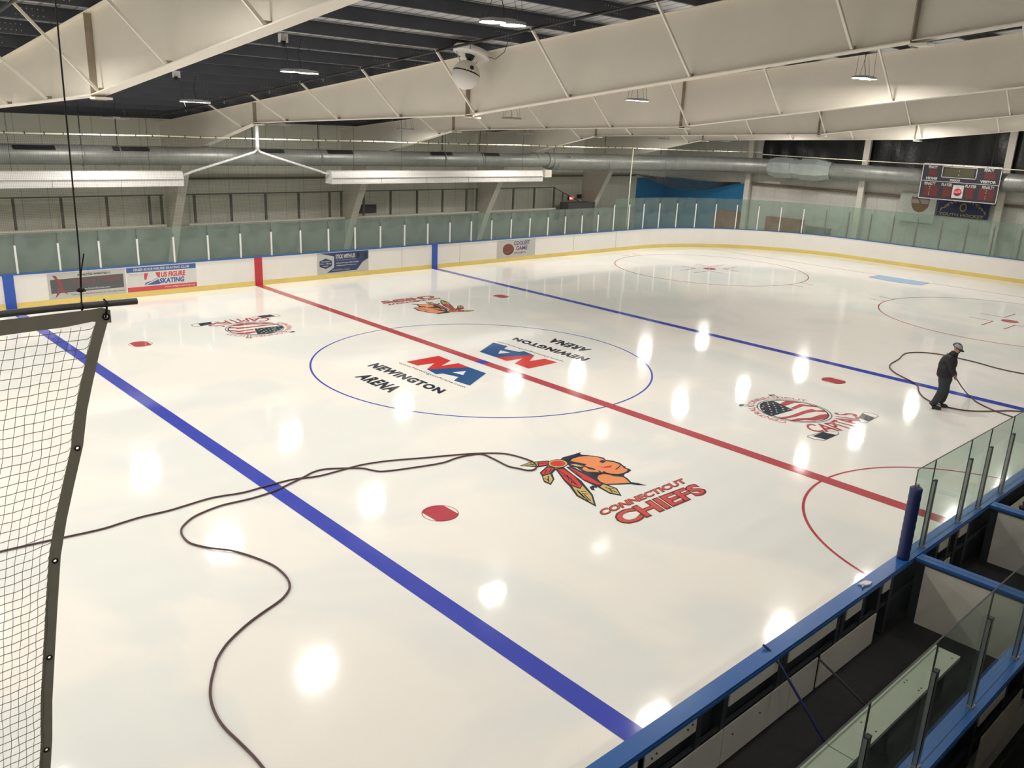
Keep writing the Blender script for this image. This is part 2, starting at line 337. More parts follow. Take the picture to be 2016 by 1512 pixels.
CH_d2=[(-3.415,-6.475),(-3.445,-6.499),(-3.479,-6.518),(-3.516,-6.531),(-3.555,-6.538),(-3.594,-6.538),(-3.632,-6.532),(-3.666,-6.519),(-3.697,-6.501),(-3.722,-6.478),(-3.742,-6.45),(-3.754,-6.419),(-3.759,-6.386),(-3.757,-6.352),(-3.747,-6.319),(-3.73,-6.287),(-3.706,-6.259),(-3.676,-6.234),(-3.642,-6.214),(-3.605,-6.201),(-3.566,-6.193),(-3.526,-6.192),(-3.488,-6.198),(-3.452,-6.211),(-3.421,-6.23),(-3.395,-6.254),(-3.375,-6.282),(-3.363,-6.314),(-3.358,-6.347),(-3.361,-6.382),(-3.372,-6.415),(-3.39,-6.447)]
CH_d1=[(-3.441,-6.455),(-3.465,-6.474),(-3.492,-6.489),(-3.521,-6.499),(-3.552,-6.503),(-3.583,-6.503),(-3.614,-6.497),(-3.642,-6.487),(-3.667,-6.471),(-3.688,-6.452),(-3.704,-6.43),(-3.715,-6.405),(-3.719,-6.379),(-3.718,-6.352),(-3.711,-6.326),(-3.698,-6.301),(-3.679,-6.278),(-3.656,-6.259),(-3.629,-6.244),(-3.6,-6.234),(-3.569,-6.229),(-3.537,-6.229),(-3.506,-6.234),(-3.477,-6.245),(-3.452,-6.26),(-3.431,-6.28),(-3.414,-6.303),(-3.404,-6.328),(-3.399,-6.355),(-3.401,-6.382),(-3.409,-6.408),(-3.422,-6.433)]
CH_q1=[(-4.611,-8.942),(-2.312,-8.979),(-2.17,-8.554),(-4.481,-8.474)]
CH_q2=[(-4.62,-8.443),(-2.251,-8.462),(-2.187,-8.265),(-4.508,-8.248)]
NA_red=[(-1.709,1.18),(-0.6,1.182),(-0.635,0.594),(-1.168,0.332),(-0.622,0.288),(-0.641,-0.183),(-1.696,0.278),(-1.155,0.645),(-1.676,0.705)]
NA_blue=[(-1.687,0.273),(-0.641,-0.183),(-0.639,-0.883),(-1.684,-1.473),(-1.741,-0.912),(-1.445,-0.738),(-1.583,-0.257),(-1.765,-0.223)]
NA_hole=[(-1.311,-0.32),(-0.939,-0.419),(-1.241,-0.669)]
NA_url=[(-1.984,1.168),(-1.959,-1.57),(-1.809,-1.483),(-1.839,1.266)]
NA_q1=[(-2.797,1.427),(-2.717,-1.574),(-2.383,-1.438),(-2.385,1.502)]
NA_q2=[(-3.595,0.76),(-3.638,-0.828),(-3.131,-0.704),(-3.171,0.794)]
CP_c=(3.372,-7.423);CP_r=0.846
CP_canton=[(3.139,-6.641),(3.378,-6.609),(3.64,-6.721),(3.413,-7.392),(2.542,-7.319),(2.566,-7.126),(2.787,-6.879)]
CP_s1=[(3.557,-6.936),(3.93,-6.882),(4.103,-7.091),(4.103,-7.213),(3.926,-7.11),(3.525,-7.097)]
CP_s2=[(3.483,-7.262),(3.97,-7.227),(4.061,-7.377),(4.196,-7.543),(4.129,-7.657),(4.01,-7.524),(3.893,-7.371),(3.453,-7.379)]
CP_s3=[(2.518,-7.471),(2.897,-7.56),(3.569,-7.571),(3.861,-7.606),(3.845,-7.732),(4.044,-7.839),(3.918,-7.954),(3.752,-7.782),(3.47,-7.703),(2.972,-7.692),(2.523,-7.584)]
CP_s4=[(2.607,-7.727),(2.926,-7.776),(3.222,-7.936),(3.64,-7.958),(3.844,-8.05),(3.717,-8.145),(3.4,-8.18),(3.103,-8.095),(2.934,-7.923),(2.657,-7.852)]
CP_pad1=[(4.581,-8.528),(4.514,-8.86),(4.109,-8.895),(4.166,-8.631)]
CP_pad2=[(2.526,-8.616),(2.586,-8.895),(2.113,-8.896),(2.068,-8.599)]
CP_o1=[(4.581,-8.528),(4.694,-8.52),(4.778,-8.648),(4.743,-8.812),(4.682,-8.868),(4.109,-8.895),(4.001,-8.906),(3.885,-8.836),(3.977,-8.755),(4.166,-8.631)]
CP_o2=[(2.526,-8.616),(2.729,-8.661),(2.791,-8.826),(2.726,-8.88),(2.586,-8.895),(2.113,-8.896),(2.027,-8.889),(1.923,-8.735),(1.926,-8.577),(2.007,-8.532),(2.141,-8.56)]
CP_butt=[(2.628,-6.385),(2.716,-6.364),(2.771,-6.423),(2.711,-6.466),(2.613,-6.493),(2.556,-6.453)]
CP_st1=[(2.76,-6.43),(2.954,-6.693),(2.86,-6.752),(2.667,-6.49)]
CP_st2=[(4.103,-6.476),(3.928,-6.748),(3.849,-6.722),(3.996,-6.424)]
CP_butt2=[(3.977,-6.35),(4.148,-6.439),(4.094,-6.492),(3.96,-6.413)]
HOSE=[(-12.855,-3.903),(-12.476,-3.898),(-12.024,-3.937),(-11.591,-3.989),(-11.138,-4.037),(-10.831,-4.006),(-10.516,-3.98),(-10.115,-4.011),(-9.776,-3.985),(-9.356,-3.96),(-8.874,-4.07),(-8.5,-4.059),(-8.232,-4.056),(-7.893,-4.078),(-7.487,-4.214),(-6.859,-4.216),(-6.522,-4.237),(-6.067,-4.364),(-5.463,-4.635),(-4.906,-4.866),(-4.369,-5.143),(-4.034,-5.457),(-3.908,-5.974),(-3.999,-6.223),(-4.152,-6.325),(-4.278,-6.292),(-4.365,-6.105),(-4.443,-5.907),(-4.425,-5.506),(-4.443,-5.168),(-4.653,-5.052),(-4.972,-5.011),(-5.34,-5.041),(-5.9,-4.907),(-6.449,-4.724),(-6.593,-4.545),(-6.669,-4.394),(-6.864,-4.224),(-7.24,-4.004),(-7.485,-3.997),(-7.746,-4.099),(-8.227,-4.265),(-8.535,-4.348),(-8.91,-4.369),(-9.349,-4.33),(-9.681,-4.391),(-9.918,-4.485),(-10.139,-4.671),(-10.23,-4.817),(-10.278,-4.99),(-10.29,-5.227),(-10.221,-5.426),(-10.094,-5.628),(-9.917,-5.852),(-9.766,-6.187),(-9.65,-6.579),(-9.634,-6.847),(-9.665,-7.106),(-9.751,-7.311),(-9.876,-7.443),(-10.033,-7.544),(-10.319,-7.656),(-10.603,-7.784),(-10.9,-7.965),(-11.064,-8.1),(-11.206,-8.252),(-11.27,-8.351),(-11.412,-8.575),(-11.532,-8.822),(-11.606,-9.09),(-11.635,-9.379),(-11.615,-9.693),(-11.597,-9.993),(-11.598,-10.263),(-11.599,-10.522)]
HOSE2=[(12.211,-10.429),(12.144,-10.075),(12.121,-9.7),(12.079,-9.323),(12.121,-8.911),(12.259,-8.454),(12.319,-8.118),(12.344,-7.832),(12.34,-7.573),(12.336,-7.289),(12.242,-7.06),(12.088,-6.83),(11.835,-6.664),(11.509,-6.575),(11.139,-6.622),(10.697,-6.736),(10.191,-6.815),(9.796,-6.87),(9.467,-6.981),(9.21,-7.133),(8.91,-7.382),(8.664,-7.698),(8.462,-7.987),(8.268,-8.228),(8.036,-8.393),(7.723,-8.534),(7.443,-8.688),(7.154,-8.901),(6.968,-9.124),(6.89,-9.299),(6.84,-9.462),(6.831,-9.625),(6.848,-9.776),(6.926,-9.989),(7.102,-10.182),(7.335,-10.355),(7.602,-10.517),(7.857,-10.685),(8.114,-10.936),(8.371,-11.187),(8.559,-11.457)]
HOSE3=[(7.384,-10.919),(7.467,-10.645),(7.568,-10.411),(7.755,-10.124),(7.965,-9.875),(8.285,-9.618)]

# ------------------------------------------------------------------ hall shell
def struct(name, mb, m, label=None):
    return mb.build(name, m, None, label, 'structure')
struct('floor', MB().box(-33, XW, -26.5, YF, -0.25, -0.06), CONC)
struct('wall_far', MB().box(-33, XW+0.2, YF, YF+0.2, -0.25, 6.2), WALLM)
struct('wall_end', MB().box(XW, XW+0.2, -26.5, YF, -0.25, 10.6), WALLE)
struct('wall_near', MB().box(-33, XW+0.2, -26.7, -26.5, -0.25, 10.8), WALLM)
struct('wall_back', MB().box(-33.2, -33, -26.5, YF, -0.25, 10.6), WALLM)
rf = MB(); a, b = YF+0.3, -26.8
rf.slab([(a, zroof(a)+0.27), (b, zroof(b)+0.27), (b, zroof(b)+0.37), (a, zroof(a)+0.37)], lambda u, v, w: (-33.2+w, u, v), XW+0.5+33.2)
struct('ceiling', rf, ROOF)
struct('wall_far', MB().box(-33, 30.2, YF-0.35, YF-0.01, -0.06, 1.42), GREYW, 'dark grey lower strip of the far side wall behind the boards')
# blue painted corner
struct('wall_end', MB().box(XW-0.03, XW-0.005, 13.3, YF-0.02, -0.05, 3.35), BLUEW, 'bright blue painted part of the end wall in the corner')
struct('wall_far', MB().box(30.5, XW-0.04, YF-0.03, YF-0.005, -0.05, 3.30), BLUEW, 'bright blue painted end of the far wall in the corner')
struct('trim_1', MB().box(XW-0.22, XW-0.01, -26, 13.1, 3.36, 3.50), TRIMB)
struct('trim_2', MB().box(-33, 30.2, YF-0.16, YF-0.01, 3.42, 3.50), TRIMB)
# end wall posts
for i, y in enumerate((13.2, 5.85, -1.45)):
    o = MB().box(XW-0.5, XW-0.24, y-0.12, y+0.12, -0.06, zroof(y)-0.02).box(XW-0.54, XW-0.5, y-0.17, y+0.17, -0.06, zroof(y)-0.02).build('wall_post', BEAM)
    tag(o, ['cream steel post of the end wall at the edge of the blue paint', 'cream steel post of the end wall left of the scoreboard', 'cream steel post of the end wall right of the scoreboard'][i], 'post', 'end wall posts')
# black plastic sheeting high on the end wall
sh = MB(); n = 90; rows = 10; vs = []; fs = []
for i in range(n+1):
    y = 12.6 - i*(12.6+12)/n
    for j in range(rows+1):
        zt = zroof(y)-0.03; z = 4.95+(zt-4.95)*j/rows
        vs.append((XW-0.10-0.03*math.sin(i*1.7)-0.03*math.sin(i*0.63+j*0.5)-0.015*random.random(), y, z))
for i in range(n):
    for j in range(rows):
        k = i*(rows+1)+j; fs.append((k, k+1, k+rows+2, k+rows+1))
sh.add(vs, fs, 0, True)
tag(sh.build('plastic_sheeting', SHEET), 'wrinkled black plastic sheeting covering the top of the end wall', 'plastic sheet')

# ------------------------------------------------------------------ rigid frames
def zbot(y):
    if y <= 0: return 6.40-0.121*y
    return 6.40-0.0409*y
def frame(X, label):
    t = thing('rigid_frame', label, 'roof frame', (X, 19.6, 0), 'tapered cream roof frames')
    prof = [(19.9, -0.06), (19.9, zroof(19.9)-0.02), (-22, zroof(-22)-0.02), (-22, zbot(-22)), (0, 6.40), (11.25, 5.94), (17.2, 4.62), (18.9, 1.55), (19.62, -0.06)]
    MB().slab(prof, lambda u, v, w: (X-0.006+w, u, v), 0.012).build('web', BEAM, t)
    hw = 0.13
    def flange(pts, th, name, hw=0.13):
        mb = MB()
        for (a, b) in zip(pts[:-1], pts[1:]):
            d = Vector((0, b[0]-a[0], b[1]-a[1])).normalized(); nrm = Vector((0, -d.z, d.y))*th
            p = [Vector((X, a[0], a[1])), Vector((X, b[0], b[1]))]
            q = []
            for k in (0, 1):
                for s_ in (-hw, hw):
                    for w in (0, 1): q.append(p[k]+Vector((s_, 0, 0))+nrm*w)
            mb.add(q, [(0,1,3,2),(4,6,7,5),(0,4,5,1),(2,3,7,6),(0,2,6,4),(1,5,7,3)], 0)
        return mb.build(name, BEAM, t)
    flange([(-22, zbot(-22)), (0, 6.40)], -0.02, 'bottom_flange')
    flange([(0, 6.40), (11.25, 5.94)], -0.02, 'bottom_flange')
    flange([(11.25, 5.94), (17.2, 4.62)], -0.02, 'bottom_flange')
    flange([(17.2, 4.62), (18.9, 1.55), (19.62, -0.06)], -0.02, 'column_flange', 0.18)
    flange([(19.9, zroof(19.9)-0.02), (-22, zroof(-22)-0.02)], -0.012, 'top_flange')
    for y in (0.0, 11.25, -10.6):
        z0, z1 = zbot(y), zroof(y)-0.03
        MB().box(X-0.13, X+0.13, y-0.012, y+0.012, z0-0.10, z1).build('splice_plate', BEAM_D, t, 'dusty brown splice plate')
        MB().box(X-0.15, X+0.15, y-0.26, y+0.02, z0-0.085, z0-0.045).build('splice_foot', BEAM, t)
    for k in range(-4, 7):                      # flange braces up to the purlins
        y = -0.3+3.12*k
        if abs(y) > 19 or (y > 14): continue
        z0 = zbot(y) if y < 11.25 else 5.94-(y-11.25)*0.222
        MB().beam((X-0.10, y, z0+0.02), (X-1.30, y, zroof(y)-0.03), 0.045, 0.045).build('flange_brace', BEAM, t)
        MB().box(X-0.125, X-0.006, y-0.006, y+0.0, z0, z0+0.07).build('brace_clip', BEAM_D, t)
    return t
FX = [-9.3, -0.7, 7.9, 16.5, 25.1]
FL = ['tapered cream roof frame nearest the camera, in the top left corner', 'tapered cream roof frame carrying the round ball speaker', 'tapered cream roof frame directly behind the one with the ball speaker',
      'tapered cream roof frame, second behind the one with the ball speaker', 'tapered cream roof frame farthest away, next to the black sheeting']
for X, l in zip(FX, FL): frame(X, l)

# purlins: C sections on top of the frames
p0 = MB()
p0.box(-33, XW-0.1, -0.006, 0.006, 0, 0.25).box(-33, XW-0.1, 0, 0.075, 0, 0.006).box(-33, XW-0.1, -0.075, 0, 0.244, 0.25)
P0 = p0.build('purlin', PURL)
pb = MB()
for X in FX:
    for sg in (-1, 1):
        for q in range(6):
            for zz in (0.07, 0.18):
                pb.box(X+sg*(0.42+q*0.09)-0.0065, X+sg*(0.42+q*0.09)+0.0065, -0.010, -0.006, zz-0.0065, zz+0.0065)
PB = pb.build('lap_bolts', BEAM, P0, 'small pale bolt heads beside the frames', 'stuff')
base = P0.location.copy(); first = True; cnt = 0
for k in range(-9, 13):
    y = -0.3+1.56*k
    cnt = 13-k
    o = P0 if first else P0.copy()
    if not first: COL.objects.link(o)
    if not first:
        b2 = PB.copy(); COL.objects.link(b2); b2.parent = o
    first = False
    o.location = (base.x, y, zroof(y)+0.004)
    tag(o, 'dark grey-blue roof purlin, %s one in from the far side wall' % nth(cnt), 'purlin', 'dark roof purlins')
# small lap-bolt dots beside the frames
for X in (-0.7, 7.9):
    pass
# sprinkler pipes parallel to the frames
for X, l in ((-1.98, 'black sprinkler pipe under the purlins before the ball speaker frame'), (6.75, 'black sprinkler pipe under the purlins before the next frame behind'), (-10.6, 'black sprinkler pipe before the frame nearest the camera')):
    m = MB(); m.tube([(X, 16, zroof(16)-0.05), (X, -20, zroof(-20)-0.05)], 0.03, 8)
    t = thing('sprinkler_pipe', l, 'pipe', (X, 16, zroof(16)-0.05), 'sprinkler pipes')
    m.build('pipe', BLACK, t)
    for j in range(11):
        y = 14-3.1*j
        MB().tube([(X, y, zroof(y)-0.06), (X, y, zroof(y)-0.15)], 0.012, 6).lathe([(0.03, -0.16), (0.028, -0.15)], (X, y, zroof(y)), 8).build('sprinkler_head', STEEL, t)

# ------------------------------------------------------------------ lamps
L0 = thing('high_bay_lamp', 'x', 'lamp', (0, 0, 0), 'hanging high bay lamps')
h = MB()
for s_ in (-1, 1): h.lathe([(0.02, 0.062), (0.13, 0.06), (0.19, 0.045), (0.205, 0.0), (0.192, 0.0), (0.192, 0.012)], (s_*0.205, 0, 0), 24)
h.box(-0.12, 0.12, -0.16, 0.16, 0.02, 0.07)
h.build('housing', HOUS, L0)
lenses = [MB().lathe([(0.0, 0.002), (0.10, 0.002), (0.19, 0.003)], (s_*0.205, 0, -0.002), 24).build('lens', LENS, L0) for s_ in (-1, 1)]
for sx, sy in ((-1, -1), (-1, 1), (1, -1), (1, 1)):
    MB().tube([(sx*0.36, sy*0.05, 0.03), (sx*0.22, sy*0.10, 0.66)], 0.004, 5).build('hanging_wire', STDK, L0)
MB().tube([(0.02, 0, 0.07), (0.03, 0.02, 0.2), (0.0, 0.05, 0.35), (0.06, 0.08, 0.5), (0.1, 0.1, 0.66)], 0.007, 5).build('power_cord', BLACK, L0)
lens_off = lenses[0].data.copy(); lens_off.materials[0] = LENSO
lens_dim = lenses[0].data.copy(); lens_dim.materials[0] = LENSD
lx = [-29.6, -23.6, -17.6, -11.6, -5.55, 0.3, 6.1, 12.2, 17.9, 23.3, 29.2]
rows = [(12.2, 5.87, 'row by the far wall'), (5.9, 6.42, 'second row from the far wall'), (-0.45, 7.02, 'third row from the far wall'), (-6.55, 7.62, 'row nearest the camera side'),
        (-12.9, 8.25, 'added unseen row over the bench boxes'), (-19.5, 8.9, 'added unseen row over the balcony')]  # these two rows are out of view, added as fill for benches and hem
firstl = True
ch0 = kids(L0)
for r_, (y, z, rl) in enumerate(rows):
    for i, x in enumerate(lx):
        if r_ == 3 and x > 27: continue
        if r_ > 3 and x > 20: continue
        state = 'lit'
        if (r_, i) in ((1, 6), (2, 7)): state = 'off'
        if r_ > 3: state = 'rear' if r_ == 5 else 'bench'
        if r_ == 0: state = 'far'; x = [-29.6, -23.6, -17.6, -11.3, -5.0, 0.65, 6.15, 12.75, 17.3, 22.9, 28.5][i]
        if r_ == 1 and i == 4: x = -5.05
        if (r_, i) in ((1, 7), (2, 6)): state = 'dim'
        if r_ == 3 and i == 7: x, z, y = 10.8, 7.56, -6.9
        if r_ == 2 and i == 6: x = 5.1
        if firstl: o = L0; cc = ch0
        else:
            o = L0.copy(); COL.objects.link(o); cc = []
            for c in ch0:
                c2 = c.copy(); COL.objects.link(c2); c2.parent = o; cc.append(c2)
        firstl = False
        for c in cc:
            if c.name.startswith('lens'):
                if not firstl and state != 'lit':
                    sgn = c.data
                    me = c.data.copy(); me.materials[0] = {'off': LENSO, 'dim': LENSD, 'rear': LENSR, 'bench': LENSB, 'far': LENSF}[state]; c.data = me
        o.location = (x, y, z)
        o['label'] = '%s twin-disc lamp, %s, %s from the left' % ({'lit': 'bright', 'off': 'unlit', 'dim': 'dim', 'rear': 'softly lit', 'bench': 'softly lit', 'far': 'bright'}[state], rl, nth(max(1, i-3)) if i > 3 else 'behind-camera '+nth(i+1))
# roof wall washers (small white boxes on the purlins)
for (x, y, l) in ((-5.65, 0.0, 'small white sensor box under the purlins in the middle of the dark roof'), (-5.5, 5.9, 'small white sensor box under the purlins, left above the long lamp')):
    t = thing('roof_sensor', l, 'sensor', (x, y, zroof(y)-0.12), 'white roof sensors')
    z = zroof(y)
    MB().box(x-0.08, x+0.08, y-0.06, y+0.06, z-0.16, z-0.0).build('bracket', WHITE, t)
    MB().lathe([(0.0, -0.12), (0.05, -0.11), (0.055, 0.0), (0.0, 0.0)], (x-0.05, y-0.09, z-0.14), 12).build('sensor_eye', BLACK, t)
    MB().tube([(x+0.05, y, z-0.14), (x+0.1, y+0.02, z-0.5), (x+0.22, y+0.1, z-0.85)], 0.006, 5).build('cable', BLACK, t)

# ball speaker
bx, by, bz = -1.42, -0.70, 7.265
t = thing('ball_speaker', 'white ball speaker hanging under a tilted white disc from the roof', 'speaker', (bx, by, bz+0.5))
tilt = Matrix.Rotation(math.radians(-11), 4, Vector((0.728, -0.686, 0))) @ Matrix.Rotation(math.radians(13), 4, Vector((0.686, 0.728, 0)))
def tilted(mb, c):
    c = Vector(c); mb.v = [tuple(c+(tilt @ (Vector(v)-c))) for v in mb.v]; return mb
c0 = (bx, by, bz)
tilted(MB().ball(c0, 0.325, n=28, h0=-1, h1=0.05), c0).build('speaker_ball', WHITE, t)
tilted(MB().ball(c0, 0.32, n=28, h0=0.12, h1=1), c0).build('upper_shell', BEAM, t)
tilted(MB().lathe([(0.316, 0.0), (0.322, 0.02), (0.316, 0.05)], c0, 32), c0).build('black_ring', BLACK, t)
tilted(MB().lathe([(0, 0.44), (0.41, 0.44), (0.44, 0.46), (0.44, 0.55), (0.41, 0.58), (0, 0.58)], c0, 36), c0).build('mounting_disc', WHITE, t)
tilted(MB().lathe([(0.02, 0.30), (0.10, 0.38), (0.13, 0.44)], (bx-0.02, by, bz), 16), c0).build('horn', BLACK, t)
for a in (0.4, 2.5, 4.4):
    tilted(MB().tube([(bx+0.2*math.cos(a), by+0.2*math.sin(a), bz+0.24), (bx+0.36*math.cos(a), by+0.36*math.sin(a), bz+0.46)], 0.012, 6), c0).build('support_strut', STEEL, t)
e = Vector((-0.187, -0.855, 0.45)).normalized()
pc = Vector(c0)+e*0.318
MB().tube([pc-e*0.02, pc+e*0.012], 0.05, 16).build('port_hole', BLACK, t)
MB().tube([(bx, by, bz+0.62), (bx, by, zroof(by)+0.01)], 0.03, 10).build('drop_rod', STEEL, t)
MB().tube([(bx+0.3, by-0.35, bz+0.42), (bx+0.35, by-0.6, bz+0.35), (bx+0.4, by-0.85, bz+0.5), (bx+0.45, by-1.0, bz+0.9)], 0.008, 6).build('cable', STDK, t)

# ------------------------------------------------------------------ ice and its painted markings
def rink_path(off=0.0, n=10, x0=-33, y1=-8.0):
    """far side boards from left to the corner and down the end; offset outward"""
    w = W+off; xe = XE+off; r = RC+off; cx, cy = XE-RC, W-RC
    pts = [(x0, w), (cx, w)]
    for i in range(1, n*2+1):
        a = math.pi/2*(1-i/(n*2)); pts.append((cx+r*math.cos(a), cy+r*math.sin(a)))
    pts.append((xe, y1)); return pts
outline = rink_path(-0.0, 12, -31.0, -W+RC)
for i in range(1, 25):
    a = -math.pi/2*(i/24); outline.append((XE-RC+RC*math.cos(a), -W+RC+RC*math.sin(a)))
outline += [(-31.0, -W)]
ice = MB()
ice.slab([(x, y) for x, y in outline][::-1], lambda u, v, w: (u, v, -0.055+w), 0.055)
ICE_O = struct('ice_sheet', ice, ICE, 'wet white ice of the skating rink')
def decal(name, mb, mats, label): return mb.build(name, mats, ICE_O, label)
def strip(mb, pts, w, z, m=0, closed=False):
    n = len(pts); L = []; R = []
    for i in range(n):
        a = Vector(pts[(i-1) % n] if (closed or i > 0) else pts[0]); b = Vector(pts[(i+1) % n] if (closed or i < n-1) else pts[-1])
        d = (b-a).normalized(); nn = Vector((-d.y, d.x))*w/2; p = Vector(pts[i])
        L.append((*(p+nn), z)); R.append((*(p-nn), z))
    fs = []
    for i in range(n if closed else n-1):
        j = (i+1) % n; fs.append((i, n+i, n+j, j))
    mb.add(L+R, fs, m); return mb
def circ(cx, cy, r, n=96, a0=0, a1=2*math.pi):
    return [(cx+r*math.cos(a0+(a1-a0)*i/n), cy+r*math.sin(a0+(a1-a0)*i/n)) for i in range(n+(0 if a1-a0 > 6.28 else 1))]
Z1, Z2, Z3 = 0.002, 0.0032, 0.0044
decal('center_line', MB().poly([(-0.1525, -W, Z2), (0.1525, -W, Z2), (0.1525, W, Z2), (-0.1525, W, Z2)]), IRED, 'wide red centre line across the ice')
for x, l in ((-BL, 'wide blue line nearest the camera'), (BL, 'blue line beyond the red centre line')):
    decal('blue_line', MB().poly([(x-0.1525, -W, Z2), (x+0.1525, -W, Z2), (x+0.1525, W, Z2), (x-0.1525, W, Z2)]), IBLUE, l)
decal('center_circle', strip(MB(), circ(0, 0, 4.572, 160), 0.05, Z1, closed=True), IBLUE, 'thin blue circle around centre ice')
decal('center_spot', MB().poly([(-0.153, -0.15, Z3), (0.153, -0.15, Z3), (0.153, 0.15, Z3), (-0.153, 0.15, Z3)]), IBLUE, 'blue spot on the centre line')
decal('referee_crease', strip(MB(), circ(0, -W, 3.05, 60, 0, math.pi), 0.05, Z1), IRED, 'red half circle at the boards by the penalty boxes')
nx = BL-0.1525-1.524
for sx, sy, l in ((-1, -1, 'red face-off spot nearest the camera'), (-1, 1, 'red face-off spot at the left, beyond the near blue line'), (1, 1, 'red face-off spot by the far side, left of the far blue line'), (1, -1, 'red face-off spot near the flag logo')):
    cx, cy = sx*nx, sy*6.706; m = MB()
    al = math.acos(0.225/0.3)
    arc = [(cx+0.3*math.cos(al+(math.pi-2*al)*i/16), cy+0.3*math.sin(al+(math.pi-2*al)*i/16), Z1) for i in range(17)]
    arc += [(cx+0.3*math.cos(math.pi+al+(math.pi-2*al)*i/16), cy+0.3*math.sin(math.pi+al+(math.pi-2*al)*i/16), Z1) for i in range(17)]
    m.poly(arc); strip(m, circ(cx, cy, 0.3, 48), 0.014, Z1, closed=True)
    decal('faceoff_spot', m, IRED, l)
GX = 26.62
for sy, l in ((1, 'red face-off circle in the far left corner of the ice'), (-1, 'red face-off circle at the right edge')):
    cx, cy = 20.25, sy*6.706
    m = strip(MB(), circ(cx, cy, 4.572, 128), 0.05, Z1, closed=True)
    for s2 in (1, -1):
        for o_ in (-0.45, 0.45):
            strip(m, [(cx+o_, cy+s2*4.57), (cx+o_, cy+s2*5.2)], 0.05, Z1)
        for s3 in (1, -1):
            strip(m, [(cx+s2*0.6, cy+s3*0.38), (cx+s2*1.8, cy+s3*0.38)], 0.05, Z1)
            strip(m, [(cx+s2*0.6, cy+s3*0.38), (cx+s2*0.6, cy+s3*1.25)], 0.05, Z1)
    decal('faceoff_circle', m, IRED, l)
    m = MB(); m.poly([(*p, Z1) for p in circ(cx, cy, 0.3, 40)]); decal('faceoff_spot', m, IRED, 'red spot inside the '+l[4:])
decal('goal_line', strip(MB(), [(GX, 11.0), (GX, -8.6)], 0.05, Z1), IRED, 'thin red goal line')
m = MB(); cr_ = [(GX, 1.22)]+[(GX-1.15-0.22*math.cos(math.pi*(i/12-0.5)), 1.22-2.44*i/12) for i in range(13)]+[(GX, -1.22)]
m.poly([(x, y, Z2) for x, y in cr_][::-1], 0); strip(m, cr_, 0.05, Z3, 1)
decal('goal_crease', m, [ICREASE, IRED], 'light blue goal crease')
def mirror(q, dx=0.0, dy=0.0): return [(-x+dx, -y+dy) for x, y in q]
def logo_chiefs(f, label):
    m = MB(); z = [0.0020+0.0011*i for i in range(6)]
    P = lambda q, mi, k: m.poly([(*p, z[k]) for p in f(q)][::-1], mi)
    P(CH_hair, 0, 0); P(CH_face, 1, 1); P(CH_neck, 1, 1)
    for a in (CH_f1, CH_f2, CH_f4, CH_f3, CH_f5): P(a, 0, 2)
    for a in (CH_f1g, CH_f2g, CH_f4g, CH_f3g, CH_f5g): P(a, 3, 3)
    for a in (CH_f1r, CH_f2r, CH_f4r, CH_f3r): P(a, 2, 3)
    P(CH_curl, 0, 1); P(CH_cheek, 2, 2)
    for a in (CH_eye, CH_ear, CH_ear2, CH_mouth, CH_nose): P(a, 0, 2)
    for a, b, c, d in CH_veins: strip(m, f([(a, b), (c, d)]), 0.022, z[4], 0)
    P(CH_d3, 0, 3); P(CH_d2, 3, 4); P(CH_d1, 2, 5)
    def txt(s, q, bo, bi, w):
        q = f(q)
        put_text(m, s, quad_map(q, z[1]), 5, bo); 
        c = [((q[i][0]), (q[i][1])) for i in range(4)]
        cx = sum(p[0] for p in c)/4; cy = sum(p[1] for p in c)/4
        u = (Vector(c[1])-Vector(c[0])).normalized(); v = (Vector(c[3])-Vector(c[0])).normalized()
        ins = [Vector(c[0])+u*w+v*w, Vector(c[1])-u*w+v*w, Vector(c[2])-u*w-v*w, Vector(c[3])+u*w-v*w]
        put_text(m, s, quad_map([tuple(p) for p in ins], z[3]), 4, bi)
    txt('CHIEFS', CH_q1, 0.058, 0.022, 0.040); txt('CONNECTICUT', CH_q2, 0.06, 0.022, 0.022)
    decal('ice_logo', m, [ISLATE, IORANGE, IRED2, IGOLD, IPINK, IBROWN], label)
logo_chiefs(lambda q: q, 'large head profile emblem with feathers and two lines of red lettering, near the camera')
logo_chiefs(lambda q: mirror(q, -0.11, -0.76), 'upside-down head profile emblem with red lettering by the far side')
def logo_na(f, label, wd):
    m = MB(); P = lambda q, mi, z: m.poly([(*p, z) for p in f(q)][::-1], mi)
    P(NA_red, 0, 0.002); P(NA_blue, 1, 0.003); P(NA_hole, 2, 0.004)
    put_text(m, 'NEWINGTON', quad_map(f(NA_q1), 0.002), 3, 0.062, 1.15)
    put_text(m, 'ARENA', quad_map(f(NA_q2), 0.002), 3, 0.055, 1.16)
    put_text(m, 'www.NewingtonArena.com', quad_map(f(NA_url), 0.002), 3)
    decal('ice_logo', m, [IRED2, INAVY, IWHITE, IDARK], label)
logo_na(lambda q: q, 'red and blue two-letter monogram with black slanted lettering, left half of the centre circle', 0)
logo_na(lambda q: mirror(q), 'upside-down red and blue monogram with black slanted lettering, right half of the centre circle', 0)
